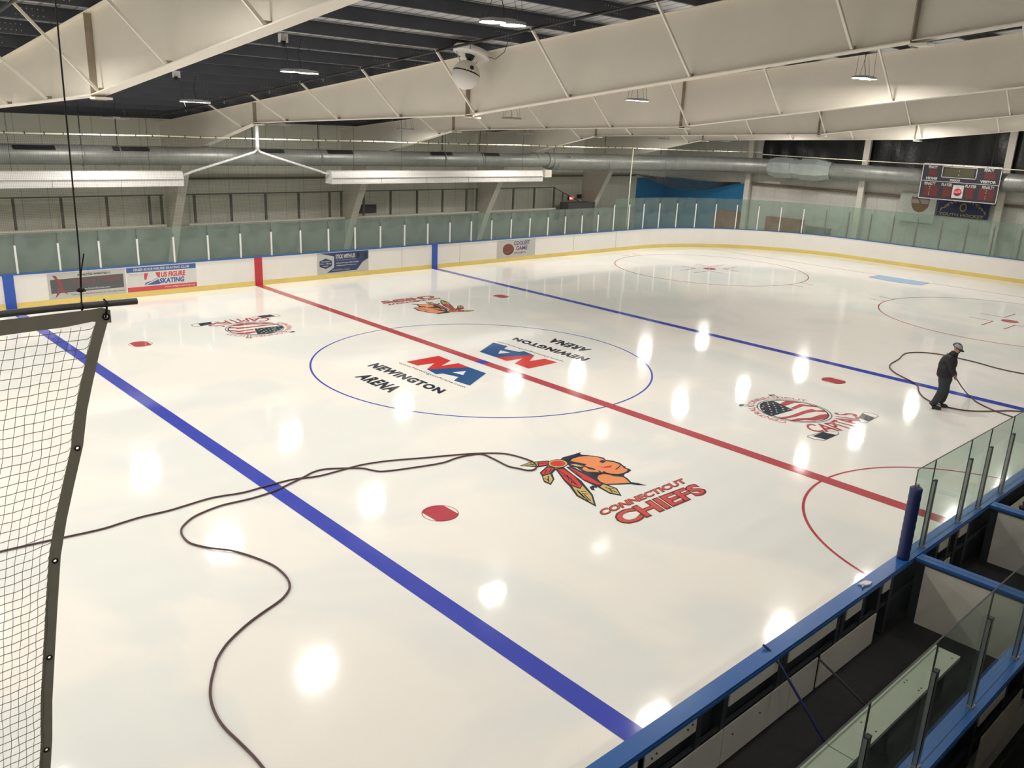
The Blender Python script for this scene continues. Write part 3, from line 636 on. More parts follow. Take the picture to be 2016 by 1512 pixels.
def logo_cap(f, label):
    m = MB(); C_ = CP_c; R_ = CP_r
    P = lambda q, mi, z: m.poly([(*p, z) for p in f(q)][::-1], mi)
    strip(m, f(circ(*C_, R_, 72)), 0.035, 0.0031, 5, True); strip(m, f(circ(*C_, R_-0.075, 72)), 0.035, 0.0041, 0, True)
    P(circ(*C_, R_-0.03, 72), 4, 0.002)
    P(CP_canton, 0, 0.003)
    for a in (CP_s1, CP_s2, CP_s3, CP_s4): P(a, 1, 0.003)
    a0 = Vector(CP_canton[0]); n_ = [(425,468),(410,490),(430,530),(480,425),(490,445),(500,475),(515,510),(530,540),(530,575),(555,430),(570,460),(585,490),(595,520),(600,550),(660,470),(680,500),(690,530),(755,512)]
    for sx_, sy_ in n_:
        u = (sx_-340)/985.0
        x, y = CAPW(sx_, sy_)
        st = [(x+(0.034 if k % 2 == 0 else 0.015)*math.cos(math.pi/2+k*math.pi/5), y+(0.034 if k % 2 == 0 else 0.015)*math.sin(math.pi/2+k*math.pi/5)) for k in range(10)]
        P(st, 4, 0.0042)
    for a in (CP_pad1, CP_pad2): P(a, 0, 0.004)
    for a in (CP_o1, CP_o2, CP_st1, CP_st2): P(a, 4, 0.0031); strip(m, f(a), 0.018, 0.0041, 0, True)
    P(CP_butt, 2, 0.0045); P(CP_butt2, 2, 0.0045)
    def arc(s, a0, a1, r0, r1, mi, bold, z, flip):
        def fn(u, v):
            a = math.radians(a0+(a1-a0)*u); mid = 1-abs(2*u-1)
            rr = (r1+(r0-r1)*v) if flip else (r0+(r1-r0)*v)
            if flip and v < 0.5: rr += 0.20*(1-mid)*(1-2*v)*0
            p = f([(C_[0]+rr*math.cos(a), C_[1]+rr*math.sin(a))])[0]
            return (p[0], p[1], z)
        put_text(m, s, fn, mi, bold)
    arc('CAPITALS', -137, -44, 0.93, 1.46, 1, 0.01, 0.0052, True)
    arc('CENTRAL CONNECTICUT', 200, 12, 0.92, 1.08, 3, 0.0, 0.0052, False)
    decal('ice_logo', m, [ISLATE, IRED, IDARK, IPINK, IWHITE, IGREY], label)
_cw = [CP_canton[0], CP_canton[3], CP_canton[4]]   # affine map from traced points
_cp = [(375, 440), (825, 520), (530, 602)]
def CAPW(a, b):
    M = Matrix(((_cp[0][0], _cp[1][0], _cp[2][0]), (_cp[0][1], _cp[1][1], _cp[2][1]), (1, 1, 1)))
    w = M.inverted() @ Vector((a, b, 1))
    return (sum(w[i]*_cw[i][0] for i in range(3)), sum(w[i]*_cw[i][1] for i in range(3)))
logo_cap(lambda q: q, 'flag disc with crossed goalie sticks and red arched lettering, right of the centre line')
logo_cap(lambda q: mirror(q, 0.09, -0.66), 'upside-down flag disc with crossed goalie sticks and red arched lettering, left of the centre line')

# ------------------------------------------------------------------ far dasher boards
def extrude_path(path_in, path_out, z0, z1, mb=None):
    mb = mb or MB(); n = len(path_in); vs = []
    for (a, b) in zip(path_in, path_out): vs += [(*a, z0), (*b, z0), (*b, z1), (*a, z1)]
    fs = []
    for i in range(n-1):
        for k in range(4): fs.append((4*i+k, 4*i+(k+1) % 4, 4*(i+1)+(k+1) % 4, 4*(i+1)+k))
    fs += [(0, 3, 2, 1), (4*n-4, 4*n-3, 4*n-2, 4*n-1)]
    return mb.add(vs, fs)
X0 = -11.5
t = thing('dasher_boards', 'white dasher boards with yellow kickplate and blue cap along the far side and the end', 'boards', (-8, W+0.06, 0))
extrude_path(rink_path(0.012, 12, X0), rink_path(0.12, 12, X0), 0.003, HB-0.002).build('board_facing', WHITEB, t)
extrude_path(rink_path(0.0, 12, X0), rink_path(0.011, 12, X0), 0.004, 0.18).build('kickplate', YELL, t)
extrude_path(rink_path(-0.01, 12, X0), rink_path(0.19, 12, X0), HB, HB+0.035).build('cap_rail', BCAP, t)
for x, mm, l in ((-BL, BCAPF, 'blue stripe at the left edge of the photo'), (0, RSTR, 'red stripe at the centre line'), (BL, BCAPF, 'blue stripe at the far blue line')):
    MB().box(x-0.155, x+0.155, W-0.004, W+0.0115, 0.003, HB-0.003).build('board_stripe', mm, t, l)
sm = MB()
for x in (-6.0, -3.3, 6.6, 9.8, 17.3, 20.6): sm.box(x-0.006, x+0.006, W+0.008, W+0.0118, 0.185, HB-0.01)
sm.build('panel_seam', RAILM, t)

# adverts fixed on the far boards (u right, v up, 0..1)
def advert(name, x0, x1, z0, z1, basem, label, draw):
    t = thing(name, label, 'sign', ((x0+x1)/2, W+0.004, z0))
    MB().box(x0, x1, W+0.004, W+0.0115, z0, z1).build('panel', basem, t)
    ms, mb = draw(lambda u, v, w=0: (x0+(x1-x0)*u, W+0.0035-0.0006*w, z0+(z1-z0)*v))
    mb.build('print', ms, t)
def PQ(mb, fn, q, m, w=0): mb.poly([fn(u, v, w) for u, v in q], m)
def tx(mb, fn, s, u0, u1, v0, v1, m, bold=0.0, w=2, sk=0.0):
    put_text(mb, s, lambda a, b: fn(u0+(u1-u0)*a+sk*b, v0+(v1-v0)*b, w), m, bold)
ADG = mat('ad_dark', (0.09, 0.095, 0.10), 0.5, var=0.1); ADR = mat('ad_maroon', (0.24, 0.07, 0.075), 0.5, var=0.1); ADW = mat('ad_white', (0.62, 0.61, 0.58), 0.4, var=0.05)
ADB = mat('ad_blue', (0.05, 0.11, 0.30), 0.4, var=0.05); ADRD = mat('ad_red', (0.58, 0.07, 0.08), 0.4, var=0.05); ADN = mat('ad_navy', (0.03, 0.05, 0.13), 0.4, var=0.05); ADGR = mat('ad_grey', (0.36, 0.36, 0.35), 0.5, var=0.1)
ADL = mat('ad_light_grey', (0.48, 0.47, 0.43), 0.5, var=0.08); ADP = mat('ad_brown_puck', (0.22, 0.06, 0.04), 0.5, var=0.2); ADK = mat('ad_black', (0.02, 0.02, 0.022), 0.5, var=0.1); ADT = mat('ad_purple', (0.12, 0.07, 0.18), 0.5, var=0.1)
def d1(fn):
    m = MB()
    PQ(m, fn, [(0.03, 0.22), (0.97, 0.24), (0.97, 0.80), (0.03, 0.76)], 0)
    PQ(m, fn, [(0.06, 0.93), (0.11, 0.90), (0.12, 0.80), (0.17, 0.72), (0.19, 0.60), (0.17, 0.45), (0.24, 0.12), (0.16, 0.28), (0.07, 0.02), (0.13, 0.45), (0.12, 0.62)], 1, 1)
    tx(m, fn, 'ATHLETES WANTED !!', 0.37, 0.80, 0.84, 0.93, 2, 0.03)
    tx(m, fn, 'Future Fitness', 0.32, 0.92, 0.55, 0.74, 1, 0.02)
    tx(m, fn, 'www.futurefitness.com', 0.40, 0.78, 0.28, 0.36, 3, 0)
    tx(m, fn, 'Take your performance to the next level', 0.27, 0.97, 0.07, 0.16, 2, 0)
    return [ADG, ADR, ADK, ADW], m
advert('board_advert', -7.25, -4.84, 0.19, 1.02, ADL, 'grey and maroon advert with a leaping figure on the far boards', d1)
def d2(fn):
    m = MB()
    PQ(m, fn, [(0, 0.80), (1, 0.80), (1, 1), (0, 1)], 0); PQ(m, fn, [(0, 0), (1, 0), (1, 0.19), (0, 0.19)], 1)
    tx(m, fn, 'FINER EDGE FIGURE SKATING CLUB', 0.10, 0.90, 0.85, 0.95, 2, 0.02)
    tx(m, fn, 'Member of', 0.04, 0.22, 0.66, 0.76, 3)
    PQ(m, fn, [(0.24, 0.74), (0.30, 0.74), (0.27, 0.48), (0.24, 0.46)], 1, 1); PQ(m, fn, [(0.40, 0.74), (0.47, 0.74), (0.46, 0.50), (0.43, 0.55)], 1, 1)
    PQ(m, fn, [(0.24, 0.24), (0.46, 0.24), (0.44, 0.52), (0.34, 0.40), (0.25, 0.34)], 0, 1)
    PQ(m, fn, [(0.25, 0.27), (0.27, 0.25), (0.45, 0.46), (0.44, 0.50)], 2, 2)
    tx(m, fn, 'US FIGURE', 0.475, 0.83, 0.52, 0.74, 1, 0.045, 2, 0.01); tx(m, fn, 'SKATING', 0.45, 0.81, 0.26, 0.48, 0, 0.045, 2, 0.01)
    tx(m, fn, 'www.usfigureskating.org', 0.52, 0.97, 0.05, 0.14, 2, 0.01)
    return [ADB, ADRD, ADW, ADGR], m
advert('board_advert', -4.80, -2.40, 0.19, 1.02, ADW, 'white advert with a blue top band and red base on the far boards', d2)
def d3(fn):
    m = MB()
    PQ(m, fn, [(0.05, 1), (1, 1), (1, 0.1), (0.18, 0.05), (0.32, 0.30), (0.32, 0.82)], 0)
    PQ(m, fn, [(0.74, 0.02), (1, 0.02), (1, 0.62), (0.88, 0.45), (0.80, 0.2)], 4, 1)
    hx = [(0.16+0.135*math.cos(math.pi/6+k*math.pi/3), 0.50+0.25*math.sin(math.pi/6+k*math.pi/3)) for k in range(6)]
    PQ(m, fn, hx, 1, 1)
    tx(m, fn, 'Newington', 0.08, 0.24, 0.56, 0.63, 2, 0.01, 3); tx(m, fn, 'Pro - Shop', 0.06, 0.26, 0.45, 0.53, 2, 0.01, 3); tx(m, fn, 'HOCKEY', 0.11, 0.21, 0.35, 0.41, 2, 0.01, 3)
    tx(m, fn, 'STICK WITH US!', 0.35, 0.73, 0.70, 0.90, 2, 0.03); tx(m, fn, 'HOCKEY EQUIPMENT AND APPAREL', 0.36, 0.76, 0.59, 0.65, 3)
    tx(m, fn, 'Hartford/Newington (860) 674-8400', 0.36, 0.80, 0.44, 0.52, 2, 0.012); tx(m, fn, 'info@stickwithusnewington.com', 0.36, 0.75, 0.33, 0.40, 2, 0.012); tx(m, fn, 'SHARPENING 7 DAYS', 0.28, 0.62, 0.12, 0.20, 3, 0.01)
    for (u, v) in ((0.79, 0.86), (0.94, 0.80)):
        PQ(m, fn, [(u-0.02, v-0.18), (u+0.02, v-0.2), (u+0.035, v-0.02), (u+0.02, v+0.1), (u-0.015, v+0.1), (u-0.03, v-0.02)], 5, 2)
    return [ADN, ADN, ADW, ADGR, ADL, ADK], m
advert('board_advert', 2.50, 4.90, 0.19, 1.03, ADL, 'dark blue hockey shop advert with a hexagon badge on the far boards', d3)
def d4(fn):
    m = MB()
    for k, (c, r) in enumerate((((0.29, 0.46), 0.32), ((0.28, 0.50), 0.30))):
        PQ(m, fn, [(c[0]+r*0.45*math.cos(a*math.pi/12), c[1]+r*math.sin(a*math.pi/12)) for a in range(24)], 1 if k == 0 else 0, k)
    for q in range(3): PQ(m, fn, [(0.18, 0.40+q*0.13), (0.38, 0.46+q*0.13), (0.38, 0.48+q*0.13), (0.18, 0.42+q*0.13)], 1, 2)
    tx(m, fn, 'COOLEST', 0.43, 0.85, 0.68, 0.92, 2, 0.03); tx(m, fn, 'GAME', 0.49, 0.79, 0.38, 0.62, 2, 0.03); tx(m, fn, 'ON EARTH', 0.44, 0.74, 0.17, 0.28, 1, 0.01)
    return [ADP, ADK, ADT], m
advert('board_advert', 12.05, 14.55, 0.19, 1.0, ADL, 'pale grey advert with a brown puck and purple lettering on the far boards', d4)

# ------------------------------------------------------------------ glass and stanchions above the far boards
PATH = rink_path(0.09, 30, X0, -8.0)
cum = [0]
for a, b in zip(PATH[:-1], PATH[1:]): cum.append(cum[-1]+math.dist(a, b))
def at(s):
    for i in range(len(cum)-1):
        if s <= cum[i+1] or i == len(cum)-2:
            k = (s-cum[i])/(cum[i+1]-cum[i]); a, b = PATH[i], PATH[i+1]
            d = Vector((b[0]-a[0], b[1]-a[1])).normalized()
            return Vector((a[0]+(b[0]-a[0])*k, a[1]+(b[1]-a[1])*k)), d
s0 = (-8.05-X0) % 1.235; N_ST = int((cum[-1]-s0)/1.235)
red_i = None
zt_prev = None
for i in range(N_ST+1):
    s = s0+1.235*i; p, d = at(s); nrm = Vector((-d.y, d.x))
    tall = s > (19.4-X0); end = p.x > 29.5
    ztop = 2.44 if tall else 1.98
    if p.x < X0+0.5: continue
    rel = i-int(round((1.92-X0-s0)/1.235))
    if p.x < 0: where = '%s left of the red stripe' % nth(int(round((0.68-p.x)/1.235)))
    elif not tall: where = '%s right of the red stripe' % nth(int(round((p.x-0.68)/1.235)))
    else: where = '%s tall one counted from the corner' % nth(i-int((19.4-X0-s0)/1.235))
    m = MB(); a = Vector((p.x, p.y, 0))+Vector((nrm.x, nrm.y, 0))*0.0
    ax = Vector((d.x, d.y, 0))*0.028; ay = Vector((nrm.x, nrm.y, 0))
    q = []
    for z in (HB+0.036, ztop):
        for sx, o_ in ((-1, -0.05), (1, -0.05), (1, -0.012), (-1, -0.012)): q.append(a+ax*sx+ay*o_+Vector((0, 0, z)))
    m.add(q, [(0,1,2,3),(7,6,5,4),(0,4,5,1),(1,5,6,2),(2,6,7,3),(3,7,4,0)])
    t = thing('glass_stanchion', ('white' if p.y > 7 else 'grey')+' stanchion on the far boards, '+where, 'stanchion', (p.x, p.y, HB+0.036), 'stanchions along the far boards')
    m.build('post', STW if p.y > 7 else RAILM, t)
    MB().beam((a.x-ay.x*0.02, a.y-ay.y*0.02, ztop), (a.x-ay.x*0.02, a.y-ay.y*0.02, ztop+0.12), 0.02, 0.012, up=(d.x, d.y, 0)).build('post_tip', STDK, t)
    if i < N_ST:
        p2, d2_ = at(s+1.235)
        zt = 2.76 if tall else 2.33
        g = MB(); n1 = Vector((-d.y, d.x, 0)); n2 = Vector((-d2_.y, d2_.x, 0)); e1 = Vector((p.x, p.y, 0))+Vector((d.x, d.y, 0))*0.008; e2 = Vector((p2.x, p2.y, 0))-Vector((d2_.x, d2_.y, 0))*0.008
        q = [e1, e2, e2+n2*0.012, e1+n1*0.012]
        g.add([v+Vector((0, 0, HB+0.038)) for v in q]+[v+Vector((0, 0, zt)) for v in q], [(0,3,2,1),(4,5,6,7),(0,1,5,4),(1,2,6,5),(2,3,7,6),(3,0,4,7)])
        o = g.build('glass_shield', GLE if tall else GLF)
        tag(o, 'hazy glass right of the stanchion '+where, 'glass shield', 'glass shields along the far boards')

# corner pole, nets and their ropes
NP = (21.5, 13.16)
t = MB().tube([(NP[0], NP[1], HB+0.04), (NP[0]+0.02, NP[1]-0.02, 2.6), (NP[0]+0.06, NP[1], 4.2), (NP[0]+0.05, NP[1]-0.03, 5.42)], 0.028, 8).build('net_pole', CREAM)
tag(t, 'thin cream net pole standing in the far corner of the boards', 'pole')
def net_mesh(a, b, za, zb, cell, w, mb, wob=0.0):
    """strands between plan points a, b from za to zb"""
    a, b = Vector(a), Vector(b); L = (b-a).length; d = (b-a)/L; nx_ = int(L/cell)
    for i in range(nx_+1):
        p = a+d*(i*cell); q = p+Vector((-d.y, d.x))*0
        mb.add([(p.x-d.x*w, p.y-d.y*w, za), (p.x+d.x*w, p.y+d.y*w, za), (p.x-d.y*w, p.y+d.x*w, za), (p.x-d.x*w, p.y-d.y*w, zb), (p.x+d.x*w, p.y+d.y*w, zb), (p.x-d.y*w, p.y+d.x*w, zb)], [(0,1,4,3),(1,2,5,4),(2,0,3,5)])
    for j in range(int((zb-za)/cell)+1):
        z = za+j*cell
        mb.add([(a.x, a.y, z-w), (a.x, a.y, z+w), (a.x-d.y*w, a.y+d.x*w, z), (b.x, b.y, z-w), (b.x, b.y, z+w), (b.x-d.y*w, b.y+d.x*w, z)], [(0,1,4,3),(1,2,5,4),(2,0,3,5)])
    return mb
def rope_sag(a, b, sag, n=12):
    return [(a[0]+(b[0]-a[0])*i/n, a[1]+(b[1]-a[1])*i/n, a[2]+(b[2]-a[2])*i/n-sag*4*(i/n)*(1-i/n)) for i in range(n+1)]
def safety_net(label, a, b, za, zb, xs, cell=0.05):
    t = thing('safety_net', label, 'net', (a[0], a[1], za), 'safety nets above the far glass')
    net_mesh(a, b, za, zb-0.02, cell, 0.0016, MB()).build('netting', NETF, t)
    m = MB(); n = xs
    for i in range(n):
        p = [a[k]+(b[k]-a[k])*i/n for k in (0, 1)]; q = [a[k]+(b[k]-a[k])*(i+1)/n for k in (0, 1)]
        m.tube(rope_sag((*p, zb), (*q, zb), 0.02, 5), 0.022, 7)
    m.build('top_rope', CREAM, t)
    L = math.dist(a, b)
    for i in range(int(L/0.55)):
        k = (i+0.5)*0.55/L; x, y = a[0]+(b[0]-a[0])*k, a[1]+(b[1]-a[1])*k
        MB().box(x-0.012, x+0.012, y-0.03, y+0.03, zb-0.045, zb+0.03).build('tie', NETF, t)
safety_net('fine dark net hung on a cream rope above the far side glass', (X0, 13.17), (NP[0], 13.17), 2.35, 5.37, 4)
safety_net('fine dark net hung across the far corner of the rink', (NP[0]+0.1, 13.17), (31.1, 11.3), 2.8, 5.36, 1, 0.06)
safety_net('fine dark net hung on a cream rope in front of the scoreboard', (31.12, 11.2), (31.12, -9), 2.8, 5.25, 2, 0.06)
# gathered net sagging in the corner
A_, B_ = Vector((22.0, 13.25, 4.05)), Vector((29.9, 11.7, 3.62)); m = MB(); n = 46
def topz(k): return A_.z+(B_.z-A_.z)*k-0.10*4*k*(1-k)
def sagz(k): return A_.z+(B_.z-A_.z)*k-0.04-0.62*math.sin(math.pi*k)**1.3
for i in range(n):
    k0, k1 = i/n, (i+1)/n; P0_ = A_.lerp(B_, k0); P1_ = A_.lerp(B_, k1)
    m.tube([(P0_.x, P0_.y, topz(k0)), (P0_.x+0.05, P0_.y-0.04, (topz(k0)+sagz(k0))/2), (P0_.x, P0_.y, sagz(k0))], 0.014, 3)
    for f_ in (0, .12, .25, .37, .5, .62, .75, .87, 1):
        m.tube([(P0_.x, P0_.y, topz(k0)*(1-f_)+sagz(k0)*f_), (P1_.x, P1_.y, topz(k1)*(1-f_)+sagz(k1)*f_)], 0.016, 3)
tag(m.build('gathered_net', NETF), 'dark gathered net sagging in the corner in front of the blue wall', 'net')

# foreground net hanging at the left edge
t = thing('curtain_net', 'grey net curtain with a canvas hem and eyelets hanging close to the camera', 'net', (-14.5, -13.1, 2.2))
hem = [(-13.505, 5.355), (-13.56, 5.20), (-13.60, 5.07), (-13.635, 4.95), (-13.665, 4.80), (-13.715, 4.64), (-13.76, 4.49), (-13.80, 4.33), (-13.84, 4.08), (-13.875, 3.85), (-13.905, 3.65), (-13.925, 3.46), (-13.95, 3.30), (-13.97, 3.0), (-13.99, 2.6), (-14.0, 2.2)]
def hx_at(z):
    for (a, b) in zip(hem[:-1], hem[1:]):
        if b[1] <= z <= a[1]: return b[0]+(a[0]-b[0])*(z-b[1])/(a[1]-b[1])
    return hem[0][0] if z > hem[0][1] else hem[-1][0]
m = MB(); vs = []; fs = []
for i, (x, z) in enumerate(hem):
    vs += [(x, -13.1, z), (x-0.046, -13.1, z+0.004), (x-0.046, -13.104, z+0.004), (x, -13.104, z)]
for i in range(len(hem)-1):
    for k in range(4): fs.append((4*i+k, 4*i+(k+1) % 4, 4*i+4+(k+1) % 4, 4*i+4+k))
m.add(vs, fs, 0)
hem_side = m.build('side_hem', HEM, t); EY = []
m = MB(); vs = []; fs = []
tp = [(-13.505, 5.362, 5.31), (-13.535, 5.375, 5.313), (-13.58, 5.372, 5.322), (-13.68, 5.37, 5.312), (-13.8, 5.368, 5.31), (-13.95, 5.366, 5.306), (-14.3, 5.36, 5.30), (-15.5, 5.35, 5.29)]
for x, z1, z0 in tp: vs += [(x, -13.099, z1), (x, -13.099, z0), (x, -13.1035, z0), (x, -13.1035, z1)]
for i in range(len(tp)-1):
    for k in range(4): fs.append((4*i+k, 4*i+(k+1) % 4, 4*i+4+(k+1) % 4, 4*i+4+k))
m.add(vs, fs); hem_top = m.build('top_hem', HEM, t)
for z in (4.795, 4.315, 3.87, 3.42, 2.95, 2.5):
    x = hx_at(z)-0.022
    MB().lathe([(0.0065, -0.003), (0.0065, 0.003), (0.0125, 0.003), (0.0125, -0.003), (0.0065, -0.003)], (x, -13.105, z), 16, axis='y').build('eyelet', BLACK, t)
    EY.append((x, z, 0.0066))
MB().lathe([(0.008, -0.003), (0.008, 0.003), (0.015, 0.003), (0.015, -0.003), (0.008, -0.003)], (-13.525, -13.107, 5.338), 16, axis='y').build('eyelet', BLACK, t)
EY.append((-13.525, 5.338, 0.0082))
cut = MB()
for x, z, r_ in EY: cut.tube([(x, -13.15, z), (x, -13.05, z)], r_, 14, sm=False)
cut = cut.build('cutter', HEM)
for hm in (hem_side, hem_top):
    md = hm.modifiers.new('b', 'BOOLEAN'); md.object = cut; md.operation = 'DIFFERENCE'; md.solver = 'EXACT'
dg = bpy.context.evaluated_depsgraph_get(); dg.update()
for hm in (hem_side, hem_top):
    me = bpy.data.meshes.new_from_object(hm.evaluated_get(dg)); hm.modifiers.clear(); hm.data = me
bpy.data.objects.remove(cut)
# net strands following the hem
m = MB(); cell = 0.0385; wv = 0.0011
def cord(m, pts, w):
    vs = []; fs = []
    for p in pts: vs += [(p[0]-w, p[1], p[2]), (p[0]+w, p[1], p[2]), (p[0], p[1]+w, p[2]+w), (p[0], p[1]-w, p[2]-w)]
    for i in range(len(pts)-1):
        for a, b in ((0, 2), (2, 1), (1, 3), (3, 0)): fs.append((4*i+a, 4*i+b, 4*i+4+b, 4*i+4+a))
    m.add(vs, fs)
for k in range(1, 34):
    pts = []
    for j in range(80):
        z = 5.305-j*0.0385
        lean = 1.0/(1+k*0.03)
        x = -13.53+(hx_at(z)+13.53)*lean-0.02-k*cell*(1.0 if k > 1 else 0.75)+0.002*math.sin(j*1.3+k*2.1)
        pts.append((x, -13.102+0.006*math.sin(k*0.5+j*0.1), z-0.002))
    cord(m, pts, wv)
for j in range(80):
    z = 5.29-j*cell; pts = [(hx_at(z)-0.045, -13.102, z+0.012)]
    for k in range(1, 34):
        lean = 1.0/(1+k*0.03)
        x = -13.53+(hx_at(z)+13.53)*lean-0.02-k*cell+0.002*math.sin(j*1.3+k*2.1)
        droop = 0.02*(1-math.exp(-k/5.0))*min(1, j/30)
        pts.append((x, -13.102+0.006*math.sin(k*0.5+j*0.1), z-droop*2.2+0.0015*math.sin(k*1.9+j)))
    cord(m, pts, wv)
m.build('net_mesh', NETN, t)
o = MB().tube([(-13.395, -13.1, 5.388), (-13.7, -13.1, 5.392), (-14.3, -13.1, 5.385), (-15.8, -13.1, 5.38)], 0.0135, 14).build('net_bar', PIPE)
tag(o, 'dark grey tube from which the foreground net hangs', 'bar')
t = thing('hanging_rope', 'thin black rope running from the roof down to the foreground net tube', 'rope', (-13.61, -13.1, 5.37))
MB().tube([(-13.60, -13.1, 9.3), (-13.585, -13.1, 7.0), (-13.60, -13.1, 5.6), (-13.608, -13.1, 5.46), (-13.612, -13.1, 5.37)], 0.0032, 6).build('rope', BLACK, t)
MB().ball((-13.608, -13.1, 5.455), 0.012, n=10, sc=(1.4, 1, 0.8)).tube([(-13.625, -13.1, 5.452), (-13.61, -13.105, 5.462), (-13.592, -13.1, 5.449)], 0.004, 6).build('knot', BLACK, t)
MB().tube([(-13.606, -13.1, 5.46), (-13.602, -13.1, 5.52), (-13.583, -13.1, 5.60)], 0.0028, 6).build('rope_tail', BLACK, t)
MB().lathe([(0.0165, -0.003), (0.0175, 0), (0.0165, 0.003)], (-13.612, -13.1, 5.39), 14, axis='x').build('rope_loop', BLACK, t)
t = MB().tube([(-13.52, -13.085, 5.405), (-13.52, -13.12, 5.40), (-13.523, -13.113, 5.36), (-13.527, -13.106, 5.333)], 0.0045, 6)
tag(t.build('tie_strap', BLACK), 'black tie strap fixing the corner of the foreground net to its tube', 'strap')

# ------------------------------------------------------------------ near boards and bench boxes
XN0, XN1 = -16.0, 9.0
def bench_boards(name, label, y0, y1, zf, panels_up, panels_low, x0, x1, back, facing_mat=WHITEB):
    """y0 ice side, y1 back side (smaller y)"""
    t = thing(name, label, 'boards', ((x0+x1)/2, y0, zf))
    MB().box(x0, x1, y1, y0+0.01, HB, HB+0.035).box(x0, x1, y1-0.004, y1+0.012, HB-0.035, HB).build('cap_rail', BCAP, t)
    MB().box(max(x0, -4.1) if zf < 0.1 else x0, x1, (y0+y1)/2-0.02, (y0+y1)/2-0.012, HB+0.0345, HB+0.0362).build('cap_groove', STDK, t)
    MB().box(x0, x1, y0-0.014, y0, zf+0.003, HB-0.001).build('board_facing', facing_mat, t)
    if zf < 0.1: MB().box(x0, x1, y0+0.0005, y0+0.012, zf+0.004, 0.18).build('kickplate', YELL, t)
    MB().box(x0, x1, y0-0.055, y0-0.016, zf+0.21 if zf < 0.1 else zf, HB-0.003).build('dark_backing', STDK, t)
    for (a, b) in panels_up: MB().box(a, b, y1+0.004, y1+0.018, 0.87, HB-0.037).build('upper_panel', PANEL, t)
    for (a, b) in panels_low: MB().box(a+0.006, b-0.006, y1-0.006, y1+0.008, 0.215, 0.64).build('lower_panel', PANEL, t)
    xs = set()
    for (a, b) in panels_up:
        for x in (a-0.06, b+0.06): xs.add(round(x, 2))
    for x in sorted(xs): MB().box(x-0.04, x+0.04, y1+0.010, y0-0.057, 0.215, HB-0.037).build('frame_post', STDK, t)
    MB().box(x0, x1, y1+0.02, y1+0.05, 0.64, 0.68).build('frame_rail', STDK, t)
    return t
ups = [(-11.2, -10.2), (-10.0, -9.62), (-9.52, -8.76), (-8.22, -7.33), (-7.12, -6.08), (-5.84, -5.46), (-4.9, -4.70), (-3.2, -2.9), (-2.5, -2.2)]
lows = [(-11.2, -9.5), (-9.5, -8.27), (-8.27, -7.0), (-7.0, -6.42), (-6.37, -4.98), (-3.6, -2.7)]
NB = bench_boards('dasher_boards', 'near side boards with a bright blue cap and open back towards the bench box', -W, -13.2, 0.0, ups, lows, XN0, XN1, True)
m = MB()
for x, z in ((-8.83, 0.98), (-8.9, 0.96), (-9.42, 0.93), (-9.36, 0.95)): m.ball((x, -13.198, z), 0.012, n=8)
for x in (-8.1, -7.6): m.ball((x, -13.208, 0.5), 0.01, n=8)
m.build('bolt_heads', STDK, NB, 'small dark bolt heads', 'stuff')
bench_boards('dasher_boards', 'rear boards of the bench box with a blue cap, at the bottom right corner', -14.74, -14.91, 0.2, [(-6.6, -5.9), (-5.2, -4.7), (-8.6, -7.7), (-3.6, -2.8)], [(-9, -7.6), (-6.4, -5.2)], XN0, XN1, False, STDK)
struct('floor', MB().box(XN0, XN1, -14.735, -13.08, 0.0, 0.2), RUB, 'black rubber floor of the bench boxes')
# cross partitions with blue caps
for (xa, xb, l) in ((-4.06, -3.88, 'white cross partition with a blue cap at the end of the bench box'), (-1.46, -1.27, 'white cross partition with a blue cap between the second and third box')):
    t = thing('partition', l, 'partition', (xa, -14, 0.2), 'cross partitions of the bench boxes')
    MB().box(xa, xb, -14.735, -13.215, HB-0.002, HB+0.034).box(xa, xb, -17.2, -14.915, HB-0.002, HB+0.034).build('cap_rail', BCAP, t)
    MB().box((xa+xb)/2-0.006, (xa+xb)/2+0.006, -14.73, -13.22, HB+0.033, HB+0.0352).build('cap_groove', STDK, t)
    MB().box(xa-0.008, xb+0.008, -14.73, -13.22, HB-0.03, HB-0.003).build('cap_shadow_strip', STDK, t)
    MB().box(xa+0.005, xa+0.02, -14.73, -13.34, 0.2, HB-0.03).box(xb-0.02, xb-0.005, -14.73, -13.34, 0.2, HB-0.03).box(xa+0.005, xb-0.005, -17.2, -14.92, 0.2, HB-0.03).build('panel', PANEL, t)
    MB().box(xa+0.02, xa+0.06, -13.34, -13.23, 0.2, HB-0.04).build('frame_post', STDK, t)
# blue capped padded post and near glass
t = thing('padded_post', 'dark blue padded post standing on the near boards where the glass starts', 'post', (-4.2, -13.1, HB+0.035))
pr = [(0.0, 0), (0.075, 0), (0.078, 0.03)]
for i in range(9): pr += [(0.078, 0.05+i*0.10), (0.074, 0.10+i*0.10)]
pr += [(0.078, 0.97), (0.06, 0.985), (0.0, 0.985)]
MB().lathe(pr, (-4.22, -13.11, HB+0.036), 18).build('foam_pad', PADB, t)
MB().box(-4.24, -4.19, -13.13, -13.09, HB+1.02, HB+1.06).build('post_top', STEEL, t)
gx = [-4.28, -3.72, -2.50, -1.74, -0.82, 0.40, 1.62, 2.84, 4.06, 5.28, 6.5, 7.72, 8.9]
gl = ['narrow clear pane next to the blue padded post', 'wide clear pane, second from the padded post', 'narrow greenish pane, third from the padded post', 'clear pane, fourth from the padded post', 'greenish pane at the right edge of the photo', 'pane beyond the right edge, first', 'pane beyond the right edge, second', 'pane beyond the right edge, third', 'pane beyond the right edge, fourth', 'pane beyond the right edge, fifth', 'pane beyond the right edge, sixth', 'pane beyond the right edge, last']
